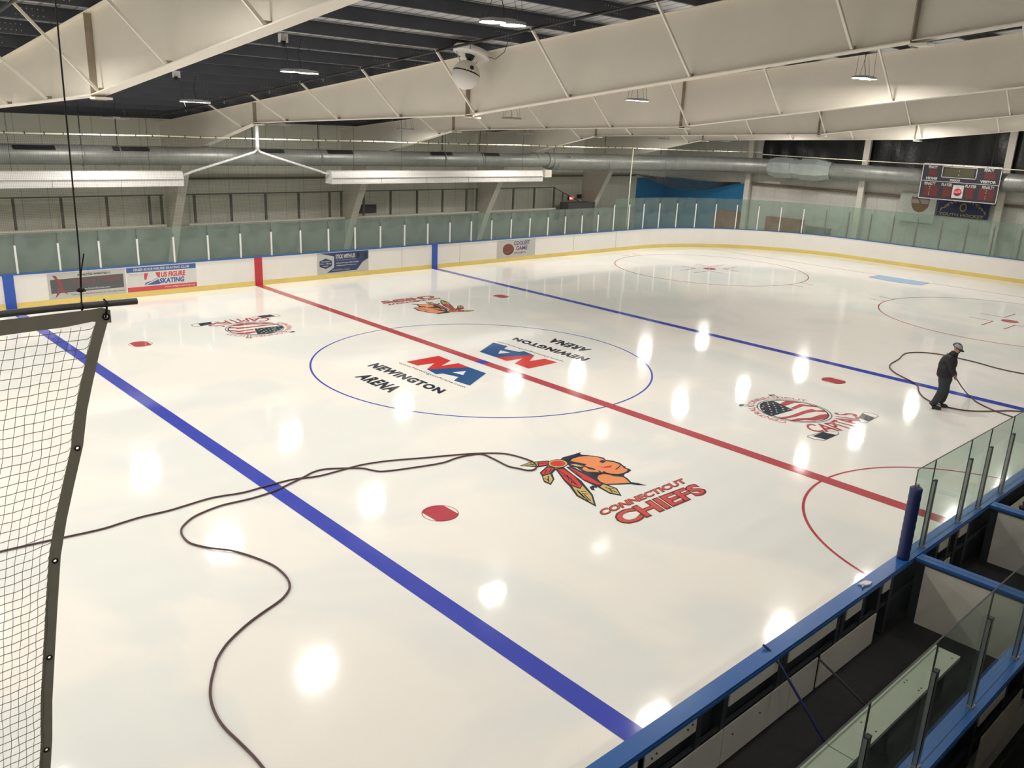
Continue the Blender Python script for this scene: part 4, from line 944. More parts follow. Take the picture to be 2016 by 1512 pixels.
def pane(x0, x1, y, zb, zt, m, label, group):
    o = thing('glass_shield', label, 'glass shield', ((x0+x1)/2, y, zb), group)
    MB().box(x0+0.005, x1-0.005, y-0.006, y+0.006, zb, zt).build('pane', m, o)
    MB().box(x0+0.005, x1-0.005, y-0.0065, y+0.0065, zt, zt+0.004).box(x0+0.001, x0+0.005, y-0.0065, y+0.0065, zb, zt+0.004).box(x1-0.005, x1-0.001, y-0.0065, y+0.0065, zb, zt+0.004).build('pane_edge', STDK, o, 'dark polished edge of the pane')
def stanch(x, y, zb, zt, label, group):
    o = thing('glass_stanchion', label, 'stanchion', (x, y, zb), group)
    m = MB()
    m.box(x-0.03, x+0.03, y-0.045, y-0.040, zb, zt).box(x-0.03, x-0.025, y-0.045, y-0.012, zb, zt).box(x+0.025, x+0.03, y-0.045, y-0.012, zb, zt).box(x-0.03, x+0.03, y-0.013, y-0.008, zb, zt)
    m.build('post', STEEL, o)
    MB().box(x-0.031, x+0.031, y-0.046, y-0.007, zt, zt+0.012).build('end_cap', STDK, o)
    MB().box(x-0.04, x+0.04, y-0.055, y-0.002, zb, zb+0.025).build('foot_plate', STEEL, o)
for i in range(len(gx)-1):
    pane(gx[i], gx[i+1], -13.11, HB+0.037, 2.33, GLN2 if i % 2 == 0 else GLN, 'near glass, '+gl[i], 'near side glass panes')
    if i: stanch(gx[i], -13.12, HB+0.036, 2.05, 'aluminium stanchion of the near glass, %s from the blue padded post' % nth(i), 'near side stanchions')
# glass behind the bench
bx_ = [-12.81, -11.59, -10.37, -9.15, -7.93, -6.70, -5.48, -4.26, -3.04, -1.82, -0.6]
for i in range(len(bx_)-1):
    pane(bx_[i], bx_[i+1], -14.80, HB+0.037, 2.33, GLN, 'glass behind the bench, %s pane counted from the bottom left' % nth(i+1), 'glass shields behind the bench')
    stanch(bx_[i], -14.80, HB+0.036, 2.05, 'aluminium stanchion on the rear bench boards, %s counted from the bottom left' % nth(i+1), 'stanchions behind the bench')
# the bench
t = thing('players_bench', 'long pale green-white bench in the bench box with bolt heads along it', 'bench', (-8, -14.1, 0.2))
bz_ = 0.62
for (a, b) in ((-13.2, -9.66), (-9.65, -7.66), (-7.65, -5.08)):
    MB().box(a, b-0.006, -14.23, -13.97, bz_-0.045, bz_).box(a, b-0.006, -13.975, -13.945, bz_-0.05, bz_+0.012).build('seat_plank', BENCH, t)
MB().box(-13.2, -5.10, -13.944, -13.938, bz_-0.05, bz_-0.01).build('front_trim', STDK, t)
for x in (-12.8, -11.2, -9.9, -8.4, -6.8, -5.4): MB().box(x-0.03, x+0.03, -14.2, -14.0, 0.2, bz_-0.05).build('leg', STDK, t)
m = MB()
for x in (-9.3, -9.24, -8.2, -8.14, -7.1, -6.1, -6.04, -5.2):
    m.lathe([(0.0, 0.004), (0.009, 0.003), (0.011, 0.0)], (x, -14.18, bz_), 8).lathe([(0.0, 0.004), (0.009, 0.003), (0.011, 0.0)], (x+0.02, -14.02, bz_), 8)
m.build('bolt_heads', STDK, t, kind='stuff')
# thin rods leaning from the cap to the floor
t = MB().tube([(-7.40, -13.03, 1.13), (-7.39, -13.10, 1.10), (-7.38, -13.25, 0.98), (-7.30, -13.93, 0.21)], 0.014, 8)
tag(t.build('leaning_rod', PADB), 'thin dark blue rod leaning over the near boards into the bench box', 'rod')
t = MB().tube([(-6.47, -13.23, 0.66), (-6.44, -13.4, 0.56), (-6.30, -13.88, 0.21)], 0.013, 8)
tag(t.build('leaning_rod', STDK), 'shorter dark rod leaning against the lower panel in the bench box', 'rod')
# small object on the cap
t = thing('cap_latch', 'small white and chrome object lying on the blue cap near the padded post', 'latch', (-5.3, -13.10, HB+0.036))
MB().slab([(-5.34, -13.06), (-5.20, -13.08), (-5.17, -13.15), (-5.24, -13.16), (-5.32, -13.13)], lambda u, v, w: (u, v, HB+0.037+w), 0.02).build('white_flap', WHITE, t)
MB().ball((-5.37, -13.135, HB+0.052), 0.016, n=12).tube([(-5.36, -13.13, HB+0.052), (-5.30, -13.11, HB+0.052)], 0.008, 8).build('chrome_knob', STEEL, t)
# scorer table with black bag in the third box
t = thing('scorer_table', 'light brown table top in the third box at the right edge', 'table', (0.3, -13.75, 0.2))
MB().box(-1.1, 2.6, -14.1, -13.3, 0.86, 0.90).build('tabletop', mat('table_laminate', (0.36, 0.31, 0.22), 0.5, var=0.15, scale=4), t)
for x in (-1.0, 2.5):
    for y in (-14.05, -13.35): MB().box(x-0.02, x+0.02, y-0.02, y+0.02, 0.2, 0.86).build('leg', STDK, t)
m = MB(); rr = random.Random(3)
for i in range(26): m.ball((-0.82+rr.random()*0.3, -13.62+rr.random()*0.16, 0.93+rr.random()*0.07), 0.035+rr.random()*0.02, n=8)
tag(m.build('coil_of_cable', BLACK), 'small black glossy bundle on the scorer table', 'bundle')
# balcony the photo was taken from, and outer floor
struct('floor', MB().box(-33, 30, -26.4, -14.915, -0.058, -0.02), RUB, 'black floor behind the bench boxes')
struct('floor', MB().box(-33, 12, -26.4, -16.9, 4.25, 4.45), CONC, 'balcony floor the photo was taken from')

# ------------------------------------------------------------------ far side: ducts, heaters, rails
t = thing('air_duct', 'large round galvanised air duct along the far wall, turning onto the end wall', 'duct', (10, 15.5, 4.3))
def duct(pts, r, name='duct_run', rings=0.6, label=None):
    m = MB(); m.tube(pts, r, 28)
    L = 0; P_ = [Vector(p) for p in pts]
    for a, b in zip(P_[:-1], P_[1:]):
        d = b-a; n = max(1, int(d.length/rings))
        for i in range(n):
            c = a+d*(i+0.5)/n; u = d.normalized(); m.tube([c-u*0.012, c, c+u*0.012], [r, r+0.010, r], 28, cap=False)
    return m.build(name, GALV, t, label)
duct([(-13, 15.5, 4.625), (3, 15.5, 4.60), (16.6, 15.5, 4.575)], 0.335)
duct([(17.4, 15.5, 4.59), (17.7, 15.5, 4.56)], 0.40, 'collar')
duct([(16.6, 15.5, 4.61), (17.4, 15.5, 4.60)], 0.345)
duct([(17.7, 15.5, 4.53), (28.0, 15.5, 4.47)], 0.44)
arc = [(28.0+4.6*math.sin(a*math.pi/20), 15.5-4.0*(1-math.cos(a*math.pi/20)), 4.47+0.008*a) for a in range(0, 11)]
duct(arc, 0.45, 'elbow', 5)
duct([(32.6, 11.5, 4.55), (32.6, 11.45, 4.55)], 0.45, 'collar')
duct([(32.6, 7.5, 4.53), (32.6, -10, 4.62)], 0.44)
m = MB()
oc = [(0.45*math.cos(math.pi/8+k*math.pi/4), 0.45*math.sin(math.pi/8+k*math.pi/4)) for k in range(8)]
sq = [(0.50, 0.25), (0.25, 0.50), (-0.25, 0.50), (-0.50, 0.25), (-0.50, -0.25), (-0.25, -0.50), (0.25, -0.50), (0.50, -0.25)]
def ringv(sc, y): return [(32.6+a*sc, y, 4.53+b*sc) for a, b in sq]
st = [(0.90, 11.45), (1.16, 11.0), (1.16, 9.95), (1.04, 9.9), (1.04, 9.35), (1.22, 9.3), (1.22, 8.3), (0.88, 7.5)]
vs = []; fs = []
for sc, y in st: vs += ringv(sc, y)
for i in range(len(st)-1):
    for k in range(8): fs.append((8*i+k, 8*i+(k+1) % 8, 8*i+8+(k+1) % 8, 8*i+8+k))
m.add(vs, fs); m.build('square_section', GALVB, t, 'pale square box section of the duct')
for (a, b) in ((-7.27, -6.0), (-4.16, -2.9), (1.4, 2.4), (4.38, 5.6), (9.76, 11.0), (12.85, 13.95), (18.0, 18.9)):
    g = MB(); r_ = 0.35 if b < 16 else 0.43; zc = 4.61 if b < 16 else 4.52
    th0, th1 = math.radians(28), math.radians(58)
    vs = []; 
    for x in (a, b):
        for th in (th0, (th0+th1)/2, th1): vs.append((x, 15.5-(r_+0.012)*math.cos(th), zc+(r_+0.012)*math.sin(th)))
    g.add(vs, [(0, 3, 4, 1), (1, 4, 5, 2)])
    fr_ = g.build('duct_grille', BLACK, t, 'dark rectangular grille')
for x in (-5.1, -3.9, 1.2, 4.1, 10.6, 12.9, 18.0, 22.0, 27.0):
    MB().tube([(x, 15.5, 4.98), (x, 15.5, zroof(15.5)+0.02)], 0.018, 6).build('hanger_rod', STDK, t)
    MB().lathe([(0.355, -0.02), (0.365, -0.02), (0.365, 0.02), (0.355, 0.02)] if x < 16 else [(0.45, -0.02), (0.46, -0.02), (0.46, 0.02), (0.45, 0.02)], (x, 15.5, 4.61 if x < 16 else 4.47), 28, axis='x').build('hanger_band', GALV, t)
for y in (9.6, 2.0, -4.0):
    MB().tube([(32.6, y, 4.9), (32.6, y, zroof(y)+0.02)], 0.018, 6).build('hanger_rod', STDK, t)
def heater(x0, x1, label):
    t = thing('radiant_heater', label, 'heater', ((x0+x1)/2, 14.0, 3.65), 'long white heaters under the duct')
    pr = [(13.75, 3.66), (13.75, 3.90), (13.70, 3.905), (13.74, 3.94), (13.80, 4.14), (13.86, 4.17), (14.16, 4.17), (14.25, 3.9), (14.25, 3.66)]
    MB().slab(pr, lambda u, v, w: (x0+w, u, v), x1-x0).build('reflector', WHITE, t)
    MB().box(x0+0.02, x1-0.02, 13.735, 13.752, 3.897, 3.91).build('edge_line', RAILM, t)
    n = 5
    for i in range(n): 
        x = x0+(x1-x0)*(i+0.5)/n; MB().tube([(x, 14.0, 4.17), (x, 14.0, zroof(14.0)+0.02)], 0.008, 6).build('chain', STDK, t)
    m = MB()
    for i in range(1, n): x = x0+(x1-x0)*i/n; m.box(x-0.006, x+0.006, 13.745, 13.752, 3.66, 3.90)
    m.build('panel_joint', RAILM, t)
heater(-13.0, -2.33, 'long white radiant heater casing under the duct at the left edge')
heater(3.67, 15.55, 'long white radiant heater casing under the duct in the middle of the far wall')
t = thing('vent_pipe', 'white forked vent pipe joining the two long heaters', 'pipe', (0.6, 13.9, 4.0))
MB().tube([(0.6, 13.92, 6.3), (0.6, 13.92, 4.95)], 0.075, 12).build('riser', PVC, t)
MB().tube([(0.6, 13.92, 4.97), (0.72, 13.92, 4.86), (1.1, 13.92, 4.74), (3.2, 13.92, 4.16), (3.42, 13.92, 4.08), (3.66, 13.95, 4.05)], 0.045, 10).build('branch', PVC, t)
MB().tube([(0.6, 13.92, 4.97), (0.48, 13.92, 4.86), (0.1, 13.92, 4.74), (-1.95, 13.92, 4.14), (-2.15, 13.92, 4.06), (-2.32, 13.95, 4.02)], 0.045, 10).build('branch', PVC, t)
# burner boxes
o = MB().box(15.75, 16.2, 13.8, 14.15, 3.85, 4.2).build('burner_box', PANEL); tag(o, 'small grey burner box at the right end of the middle heater', 'box')
# guard rails behind the far boards, one per bay
segs = [(-9.05, -0.95, [-8.9, -8.2, -6.53, -4.88, -3.21, -1.54, -1.05]), (0.0, 7.65, [0.35, 1.98, 3.62, 5.27, 6.91, 7.55]), (8.3, 16.2, [8.82, 10.42, 12.07, 13.74, 15.38, 16.11]), (16.9, 22.2, [17.2, 18.85, 20.51, 22.15])]
sl = ['grey guard rail behind the boards at the far left', 'grey guard rail behind the boards between the first two wall columns', 'grey guard rail behind the boards under the middle heater', 'grey guard rail behind the boards next to the exit stairs']
for (a, b, ps), l in zip(segs, sl):
    t = thing('guard_rail', l, 'railing', ((a+b)/2, 19.4, 1.5), 'guard rails on the far side')
    MB().box(a, b, 19.37, 19.43, 2.82, 2.87).build('top_rail', RAILM, t)
    MB().tube([(a, 19.3, 1.60), (b, 19.3, 1.60)], 0.065, 10).build('bottom_pipe', BEAM, t)
    MB().box(a, b, 19.38, 19.42, 1.44, 1.50).build('bottom_rail', RAILM, t)
    for x in ps: MB().box(x-0.045, x+0.045, 19.36, 19.44, 1.42, 2.82).build('rail_post', RAILM, t)
t = thing('stair_rail', 'dark handrail sloping down to the right by the exit sign', 'railing', (24, 19.4, 1.4))
MB().tube([(22.15, 19.4, 2.82), (24.92, 19.4, 1.76)], 0.028, 8).build('handrail', RAILM, t)
for x in (22.9, 24.6): MB().box(x-0.03, x+0.03, 19.37, 19.43, 1.42, 2.82-(x-22.15)*0.382).build('rail_post', RAILM, t)
o = MB().box(22.6, 24.9, 18.6, 19.3, -0.06, 1.98).box(24.8, 24.92, 18.55, 18.6, -0.06, 2.0).build('stair_enclosure', mat('stair_grey', (0.10, 0.10, 0.095), 0.7)); tag(o, 'dark grey stair enclosure below the exit sign', 'enclosure')
t = thing('exit_sign', 'small glowing red exit sign on the far wall above the stair enclosure', 'sign', (24.1, 19.9, 2.0))
MB().box(23.95, 24.35, 19.85, 19.985, 2.02, 2.24).build('case', BLACK, t)
MB().box(23.97, 24.33, 19.84, 19.85, 2.04, 2.22).build('lit_face', mat('exit_red', (0.8, 0.05, 0.04), 0.5, var=0, emit=(1, 0.06, 0.05), estr=2.2), t)
m = MB(); put_text(m, 'EXIT', lambda u, v: (24.01+0.28*u, 19.838, 2.07+0.12*v), 0, 0.02); m.build('lettering', mat('exit_letter', (0.9, 0.6, 0.6), 0.5, var=0, emit=(1, 0.5, 0.45), estr=2.5), t)
o = MB().box(24.75, 25.05, 19.85, 19.985, 2.10, 2.33).build('alarm_box', BLACK); tag(o, 'small black box on the far wall right of the exit sign', 'box')
t = thing('wall_vent', 'dark louvred vent low on the far wall between the columns', 'vent', (9.2, 19.9, 1.7))
MB().box(8.7, 9.9, 19.9, 19.985, 1.72, 2.12).build('frame', STDK, t)
m = MB()
for k in range(6): m.box(8.74, 9.86, 19.87, 19.9, 1.75+k*0.06, 1.775+k*0.06)
m.build('louvre', RAILM, t)
# bins and cabinets behind the end glass
for y0, y1, z1, l in ((15.1, 13.5, 1.62, 'brown double door cabinet seen through the corner glass'), (11.4, 9.1, 1.58, 'brown cabinet seen through the end glass left of the scoreboard')):
    t = thing('cabinet', l, 'cabinet', (33.0, (y0+y1)/2, -0.06), 'brown cabinets behind the end glass')
    MB().box(32.65, 33.2, y1, y0, -0.06, z1).build('body', WOOD, t)
    ym = (y0+y1)/2
    for a, b in ((y1+0.03, ym-0.01), (ym+0.01, y0-0.03)):
        d_ = MB().box(32.63, 32.65, a, b, 0.02, z1-0.05).build('door', WOOD, t)
    MB().box(32.61, 32.63, ym-0.05, ym-0.03, 0.7, 0.9).box(32.61, 32.63, ym+0.03, ym+0.05, 0.7, 0.9).build('handle', STEEL, t)
o = MB().box(32.4, 32.9, 7.2, 8.6, -0.06, 1.25).box(32.38, 32.92, 7.15, 8.65, 1.25, 1.29).build('equipment_box', RAILM); tag(o, 'low grey box behind the end glass', 'box')

# ------------------------------------------------------------------ scoreboard and banners
SBX = 31.98; y0, y1, z0, z1 = 2.21, -1.57, 3.53, 5.27
SBF = mat('score_black', (0.035, 0.035, 0.05), 0.4, var=0.1); SBR = mat('score_red', (0.15, 0.028, 0.028), 0.4, var=0.25, scale=14); SBW = mat('score_white', (0.70, 0.68, 0.66), 0.5, var=0.03); SBO = mat('score_olive', (0.085, 0.08, 0.04), 0.4, var=0.2, scale=12); SBRR = mat('soda_red', (0.62, 0.03, 0.05), 0.4, var=0)
t = thing('scoreboard', 'dark scoreboard with HOME, VISITOR and PENALTY lettering high on the end wall', 'scoreboard', (SBX, 0.3, z0))
MB().box(SBX, SBX+0.16, y1, y0, z0, z1).build('case', SBF, t)
S = lambda u, v, w=0: (SBX-0.004-0.004*w, y0+(y1-y0)*u, z1-(z1-z0)*v)
def sline(m, pts, wd, w=1):
    n = len(pts)
    for i in range(n-1):
        a, b = Vector(S(*pts[i], w)), Vector(S(*pts[i+1], w)); m.beam(a, b, 0.006, wd, up=(0, (b-a).normalized().z, -(b-a).normalized().y) if False else (1, 0, 0))
fr_ = MB()
def rim(m, u0, v0, u1, v1, wd=0.03):
    for (a, b) in (((u0, v0), (u1, v0)), ((u1, v0), (u1, v1)), ((u1, v1), (u0, v1)), ((u0, v1), (u0, v0))):
        p, q = S(*a, 1), S(*b, 1); m.box(SBX-0.016, SBX-0.001, min(p[1], q[1])-wd/2, max(p[1], q[1])+wd/2, min(p[2], q[2])-wd/2, max(p[2], q[2])+wd/2)
rim(fr_, 0.0, 0.0, 1.0, 1.0, 0.04); rim(fr_, 0.26, 0.06, 0.70, 0.36, 0.035)
p, q = S(0, 0.49, 1), S(1, 0.49, 1); fr_.box(SBX-0.014, SBX-0.001, q[1], p[1], p[2]-0.016, p[2]+0.016)
fr_.build('white_frame_lines', SBW, t)
def panel(u0, v0, u1, v1, mm, nm):
    p, q = S(u0, v0), S(u1, v1); MB().box(SBX-0.010, SBX-0.001, q[1], p[1], q[2], p[2]).build(nm, mm, t)
panel(0.29, 0.09, 0.67, 0.33, SBO, 'clock_window')
for u0, v0, u1, v1 in ((0.08, 0.16, 0.19, 0.34), (0.80, 0.16, 0.94, 0.34), (0.05, 0.62, 0.24, 0.93), (0.31, 0.62, 0.42, 0.93), (0.60, 0.62, 0.71, 0.93), (0.77, 0.62, 0.96, 0.93)):
    panel(u0, v0, u1, v1, SBR, 'digit_panel')
m = MB()
def st_(s, u0, u1, v0, v1, b=0.03):
    m = MB(); put_text(m, s, lambda a, c: S(u0+(u1-u0)*a, v1+(v0-v1)*c, 2.6), 0, b); m.build('lettering', SBW, t)
st_('PENALTY', 0.07, 0.19, 0.05, 0.13); st_('PENALTY', 0.79, 0.91, 0.05, 0.13); st_('HOME', 0.06, 0.21, 0.375, 0.455, 0.05); st_('VISITOR', 0.76, 0.96, 0.375, 0.455, 0.05)
st_('PERIOD', 0.38, 0.51, 0.40, 0.46, 0.05); st_('PENALTY', 0.05, 0.20, 0.525, 0.61); st_('PLAYER', 0.28, 0.42, 0.525, 0.61); st_('PLAYER', 0.59, 0.73, 0.525, 0.61); st_('PENALTY', 0.80, 0.95, 0.525, 0.61)
for u in (0.13, 0.86):
    for v in (0.66, 0.72, 0.82, 0.88): a = S(u, v, 3); m.box(a[0], a[0]+0.006, a[1]-0.02, a[1]+0.02, a[2]-0.015, a[2]+0.015)
for v in (0.16, 0.28): a = S(0.48, v, 3); m.box(a[0], a[0]+0.006, a[1]-0.02, a[1]+0.02, a[2]-0.015, a[2]+0.015)
m.build('indicator_dots', SBW, t, kind='stuff')
p, q = S(0.435, 0.56), S(0.575, 0.93); MB().box(SBX-0.02, SBX-0.001, q[1], p[1], q[2], p[2]).build('sponsor_plate', SBW, t, 'white square plate with a red disc')
c = S(0.505, 0.76); MB().lathe([(0, -0.006), (0.19, -0.006), (0.19, 0)], (SBX-0.021, c[1], c[2]), 28, axis='x').build('sponsor_disc', SBRR, t)
m = MB(); put_text(m, 'Coca-Cola', lambda a, b: (SBX-0.029, c[1]+0.15-0.30*a, c[2]-0.05+0.11*b+0.02*a), 0, 0.02); m.build('sponsor_script', SBW, t)
m = MB(); put_text(m, 'ENJOY', lambda a, b: (SBX-0.022, c[1]+0.07-0.14*a, c[2]+0.22+0.05*b), 0, 0.02); m.build('sponsor_word', SBRR, t)
for y in (1.6, -1.0): MB().tube([(SBX+0.12, y, z1), (SBX+0.12, y, zroof(y)+0.01)], 0.015, 6).build('hanging_rod', STDK, t)
# banners
BX = XW-0.27
t = thing('banner', 'white wall banner with a brown shield below the left end of the scoreboard', 'banner', (BX, 2.7, 2.2), 'wall banners')
BNW = mat('banner_white', (0.58, 0.60, 0.55), 0.7, var=0.04); BNB = mat('banner_brown', (0.26, 0.14, 0.08), 0.7, var=0.1); BNBL = mat('banner_blue', (0.025, 0.035, 0.13), 0.7, var=0.1); BNG = mat('banner_gold', (0.42, 0.33, 0.06), 0.7, var=0.1)
MB().box(BX, BX+0.012, 1.72, 3.68, 2.15, 3.66).build('cloth', BNW, t)
B = lambda u, v, w=0: (BX-0.003-0.003*w, 3.68-1.96*u, 3.66-1.51*v)
m = MB(); sh_ = [(0.33, 0.10), (0.40, 0.14), (0.50, 0.10), (0.60, 0.14), (0.70, 0.12), (0.80, 0.10), (0.82, 0.22), (0.80, 0.45), (0.70, 0.60), (0.57, 0.66), (0.43, 0.60), (0.35, 0.45), (0.32, 0.25)]
m.poly([B(u, v) for u, v in sh_], 0); m.poly([B(u, v, 1) for u, v in ((0.34, 0.20), (0.80, 0.20), (0.79, 0.34), (0.35, 0.34))], 1); m.poly([B(u, v, 2) for u, v in ((0.48, 0.16), (0.53, 0.16), (0.62, 0.36), (0.57, 0.36))], 0)
m.build('shield', [BNB, ADGR], t)
t = thing('banner', 'dark blue wall banner with gold lettering below the right end of the scoreboard', 'banner', (BX, 0.4, 2.2), 'wall banners')
MB().box(BX, BX+0.012, -0.95, 1.62, 2.62, 3.66).build('cloth', BNBL, t)
B = lambda u, v, w=0: (BX-0.003-0.003*w, 1.62-2.57*u, 3.66-1.04*v)
m = MB(); put_text(m, 'NEWINGTON', lambda a, b: B(0.06+0.88*a, 0.10+0.55*(2*a-1)**2-0.16*b+0.14, 1), 0, 0.03); put_text(m, 'YOUTH HOCKEY', lambda a, b: B(0.04+0.88*a, 0.96-0.15*b, 1), 0, 0.03)
m.poly([B(0.5+0.07*math.cos(k*math.pi/8), 0.5+0.22*math.sin(k*math.pi/8), 1) for k in range(16)], 0); m.build('gold_print', BNG, t)
m = MB(); m.poly([B(0.5+0.045*math.cos(k*math.pi/8), 0.5+0.15*math.sin(k*math.pi/8), 2) for k in range(16)], 0); m.build('emblem', BNBL, t)
# upper wall box fixtures
# ------------------------------------------------------------------ hoses on the ice
def smooth(pts, n=4):
    P_ = [Vector(p) for p in pts]; out = []
    for i in range(len(P_)-1):
        a = P_[max(i-1, 0)]; b = P_[i]; c = P_[i+1]; d = P_[min(i+2, len(P_)-1)]
        for k in range(n):
            t_ = k/n; out.append(0.5*((2*b)+(c-a)*t_+(2*a-5*b+4*c-d)*t_*t_+(3*b-a-3*c+d)*t_**3))
    out.append(P_[-1]); return out
hz = 0.0165
t = MB().tube(smooth([(x, y, hz+0.004) for x, y in HOSE]), 0.0155, 8)
tag(t.build('water_hose', HOSEM), 'long dark red-brown hose looping across the ice by the near blue line', 'hose')
t = MB().tube(smooth([(x, y, hz+0.006) for x, y in HOSE2]), 0.017, 8)
tag(t.build('water_hose', HOSEM), 'dark hose lying in a wide loop on the ice around the worker', 'hose')

# ------------------------------------------------------------------ the worker
PO = Vector((6.65, -9.47, 0.0)); PR = Vector((0.728, -0.6856, 0)); PD = Vector((0.6856, 0.728, 0))
def pw(r, d, z): return PO+PR*r+PD*d+Vector((0, 0, z))
man = thing('person', 'person in black jacket, grey trousers and cap, leaning forward pulling a hose on the ice', 'person', tuple(PO))
def skin(name, chains, m, parent, sub=2, root=0):
    """chains: list of lists of (key, (r,d,z), (rx, ry)); same key = same vertex"""
    idx = {}; vs = []; rad = []; ed = []
    for ch in chains:
        prev = None
        for key, p, r in ch:
            if key not in idx:
                idx[key] = len(vs); vs.append(pw(*p)-PO); rad.append(r)
            if prev is not None and prev != idx[key]: ed.append((prev, idx[key]))
            prev = idx[key]
    me = bpy.data.meshes.new(name); me.from_pydata([tuple(v) for v in vs], ed, []); me.materials.append(m)
    o = bpy.data.objects.new(name, me); COL.objects.link(o); o.parent = parent
    md = o.modifiers.new('Skin', 'SKIN'); md.use_smooth_shade = True
    if not me.skin_vertices: me.skin_vertices.new() if hasattr(me.skin_vertices, 'new') else None
    sv = me.skin_vertices[0].data
    for i, r in enumerate(rad): sv[i].radius = r if isinstance(r, tuple) else (r, r)
    for i in range(len(rad)): sv[i].use_root = (i == root)
    s = o.modifiers.new('Sub', 'SUBSURF'); s.levels = sub; s.render_levels = sub
    # bake so the object is a plain mesh
    dg = bpy.context.evaluated_depsgraph_get(); dg.update()
    m2 = bpy.data.meshes.new_from_object(o.evaluated_get(dg)); o.modifiers.clear(); o.data = m2; m2.name = name
    for p_ in m2.polygons: p_.use_smooth = True
    if not m2.materials: m2.materials.append(m)
    return o
SKINM = mat('skin', (0.50, 0.29, 0.21), 0.55, var=0.05); JACK = mat('jacket', (0.012, 0.010, 0.014), 0.7, var=0.3, scale=6, bump=0.3, bscale=18)
TROU = mat('trousers', (0.024, 0.028, 0.036), 0.8, var=0.2, scale=5, bump=0.3, bscale=14); BOOT = mat('boots', (0.012, 0.012, 0.013), 0.5, var=0.2); CAPM = mat('cap', (0.03, 0.028, 0.03), 0.7, var=0.2); CAPG = mat('cap_panel', (0.30, 0.28, 0.29), 0.7, var=0.15); GLOVE = mat('glove', (0.10, 0.10, 0.10), 0.7)
hip, mid, chest, neck = (0.02, 0.0, 0.90), (-0.01, 0.0, 1.05), (0.03, 0.0, 1.20), (0.085, -0.01, 1.36)
shR, shL = (-0.03, -0.17, 1.27), (0.11, 0.16, 1.25)
elR, elL = (0.03, -0.23, 1.01), (0.22, 0.14, 1.01)
haR, haL = (0.165, -0.135, 0.835), (0.19, -0.01, 0.86)
hiR, hiL = (0.0, -0.08, 0.80), (0.05, 0.08, 0.80)
knR, knL = (-0.06, -0.12, 0.45), (0.14, 0.07, 0.45)
anR, anL = (-0.215, -0.10, 0.12), (0.075, 0.06, 0.12)
body = skin('body', [[('hip', hip, (0.09, 0.10)), ('mid', mid, (0.09, 0.10)), ('chest', chest, (0.09, 0.11)), ('neck0', (0.085, -0.01, 1.32), (0.06, 0.06)), ('neck1', (0.125, -0.02, 1.40), (0.055, 0.055)), ('jaw', (0.155, -0.04, 1.445), (0.078, 0.07)), ('head', (0.155, -0.03, 1.54), (0.100, 0.088)), ('crown', (0.145, -0.02, 1.62), (0.078, 0.072))],
    [('hip', hip, 0.09), ('hiR', hiR, 0.06), ('knR', knR, 0.045), ('anR', anR, 0.03)],
    [('hip', hip, 0.09), ('hiL', hiL, 0.06), ('knL', knL, 0.045), ('anL', anL, 0.03)],
    [('chest', chest, 0.09), ('shR', shR, 0.045), ('elR', elR, 0.036), ('wrR', (0.14, -0.155, 0.88), 0.028), ('haR', haR, (0.034, 0.02))],
    [('chest', chest, 0.09), ('shL', shL, 0.045), ('elL', elL, 0.036), ('wrL', (0.195, 0.02, 0.90), 0.028), ('haL', haL, (0.034, 0.02))]], SKINM, man, 2)
def hand(base, side, nm):
    b = Vector(base); k = 0
    for i in range(4):
        o_ = (i-1.5)*0.019; ln = (0.9, 1.05, 1.0, 0.8)[i]
        p = b+Vector((0.012, o_, -0.012)); q = p+Vector((0.028*ln, 0, -0.022)); r_ = q+Vector((0.004, side*0.004, -0.028*ln)); s_ = r_+Vector((-0.020*ln, side*0.002, -0.010))
        skin('finger', [[('a', tuple(p), 0.0105), ('b', tuple(q), 0.0098), ('c', tuple(r_), 0.009), ('d', tuple(s_), 0.0078)]], SKINM, man, 1)
    p = b+Vector((0.0, side*0.025, 0.0)); skin('thumb', [[('a', tuple(p), 0.012), ('b', tuple(p+Vector((0.022, side*0.016, -0.016))), 0.011), ('c', tuple(p+Vector((0.038, side*0.006, -0.036))), 0.009)]], SKINM, man, 1)
hand(haR, -1, 'r'); hand(haL, 1, 'l')
skin('jacket', [[('hem', (-0.01, 0.0, 0.74), (0.185, 0.20)), ('waist', (-0.005, 0.0, 0.88), (0.195, 0.205)), ('mid', (-0.005, 0.0, 1.03), (0.195, 0.205)), ('chest', (0.03, 0.0, 1.19), (0.185, 0.20)), ('coll', (0.08, -0.01, 1.31), (0.135, 0.145)), ('coll2', (0.115, -0.02, 1.39), (0.098, 0.095)), ('coll3', (0.132, -0.025, 1.46), (0.096, 0.092))],
    [('chest', (0.03, 0.0, 1.19), 0.18), ('shR', shR, 0.105), ('elR', elR, 0.085), ('cuR', (0.125, -0.165, 0.89), 0.058)],
    [('chest', (0.03, 0.0, 1.19), 0.18), ('shL', shL, 0.105), ('elL', elL, 0.085), ('cuL', (0.195, 0.03, 0.92), 0.058)]], JACK, man, 2)
skin('trousers', [[('wa', (0.01, 0.0, 0.90), (0.16, 0.17)), ('hp', (0.015, 0.0, 0.76), (0.175, 0.18)), ('hR', (-0.01, -0.075, 0.62), 0.13), ('kR', (-0.055, -0.12, 0.45), 0.112), ('cR', (-0.13, -0.115, 0.28), 0.098), ('aR', (-0.205, -0.10, 0.10), 0.086)],
    [('hp', (0.015, 0.0, 0.76), 0.175), ('hL', (0.065, 0.070, 0.62), 0.13), ('kL', (0.12, 0.07, 0.45), 0.112), ('cL', (0.095, 0.065, 0.28), 0.098), ('aL', (0.075, 0.06, 0.10), 0.086)]], TROU, man, 2, 1)
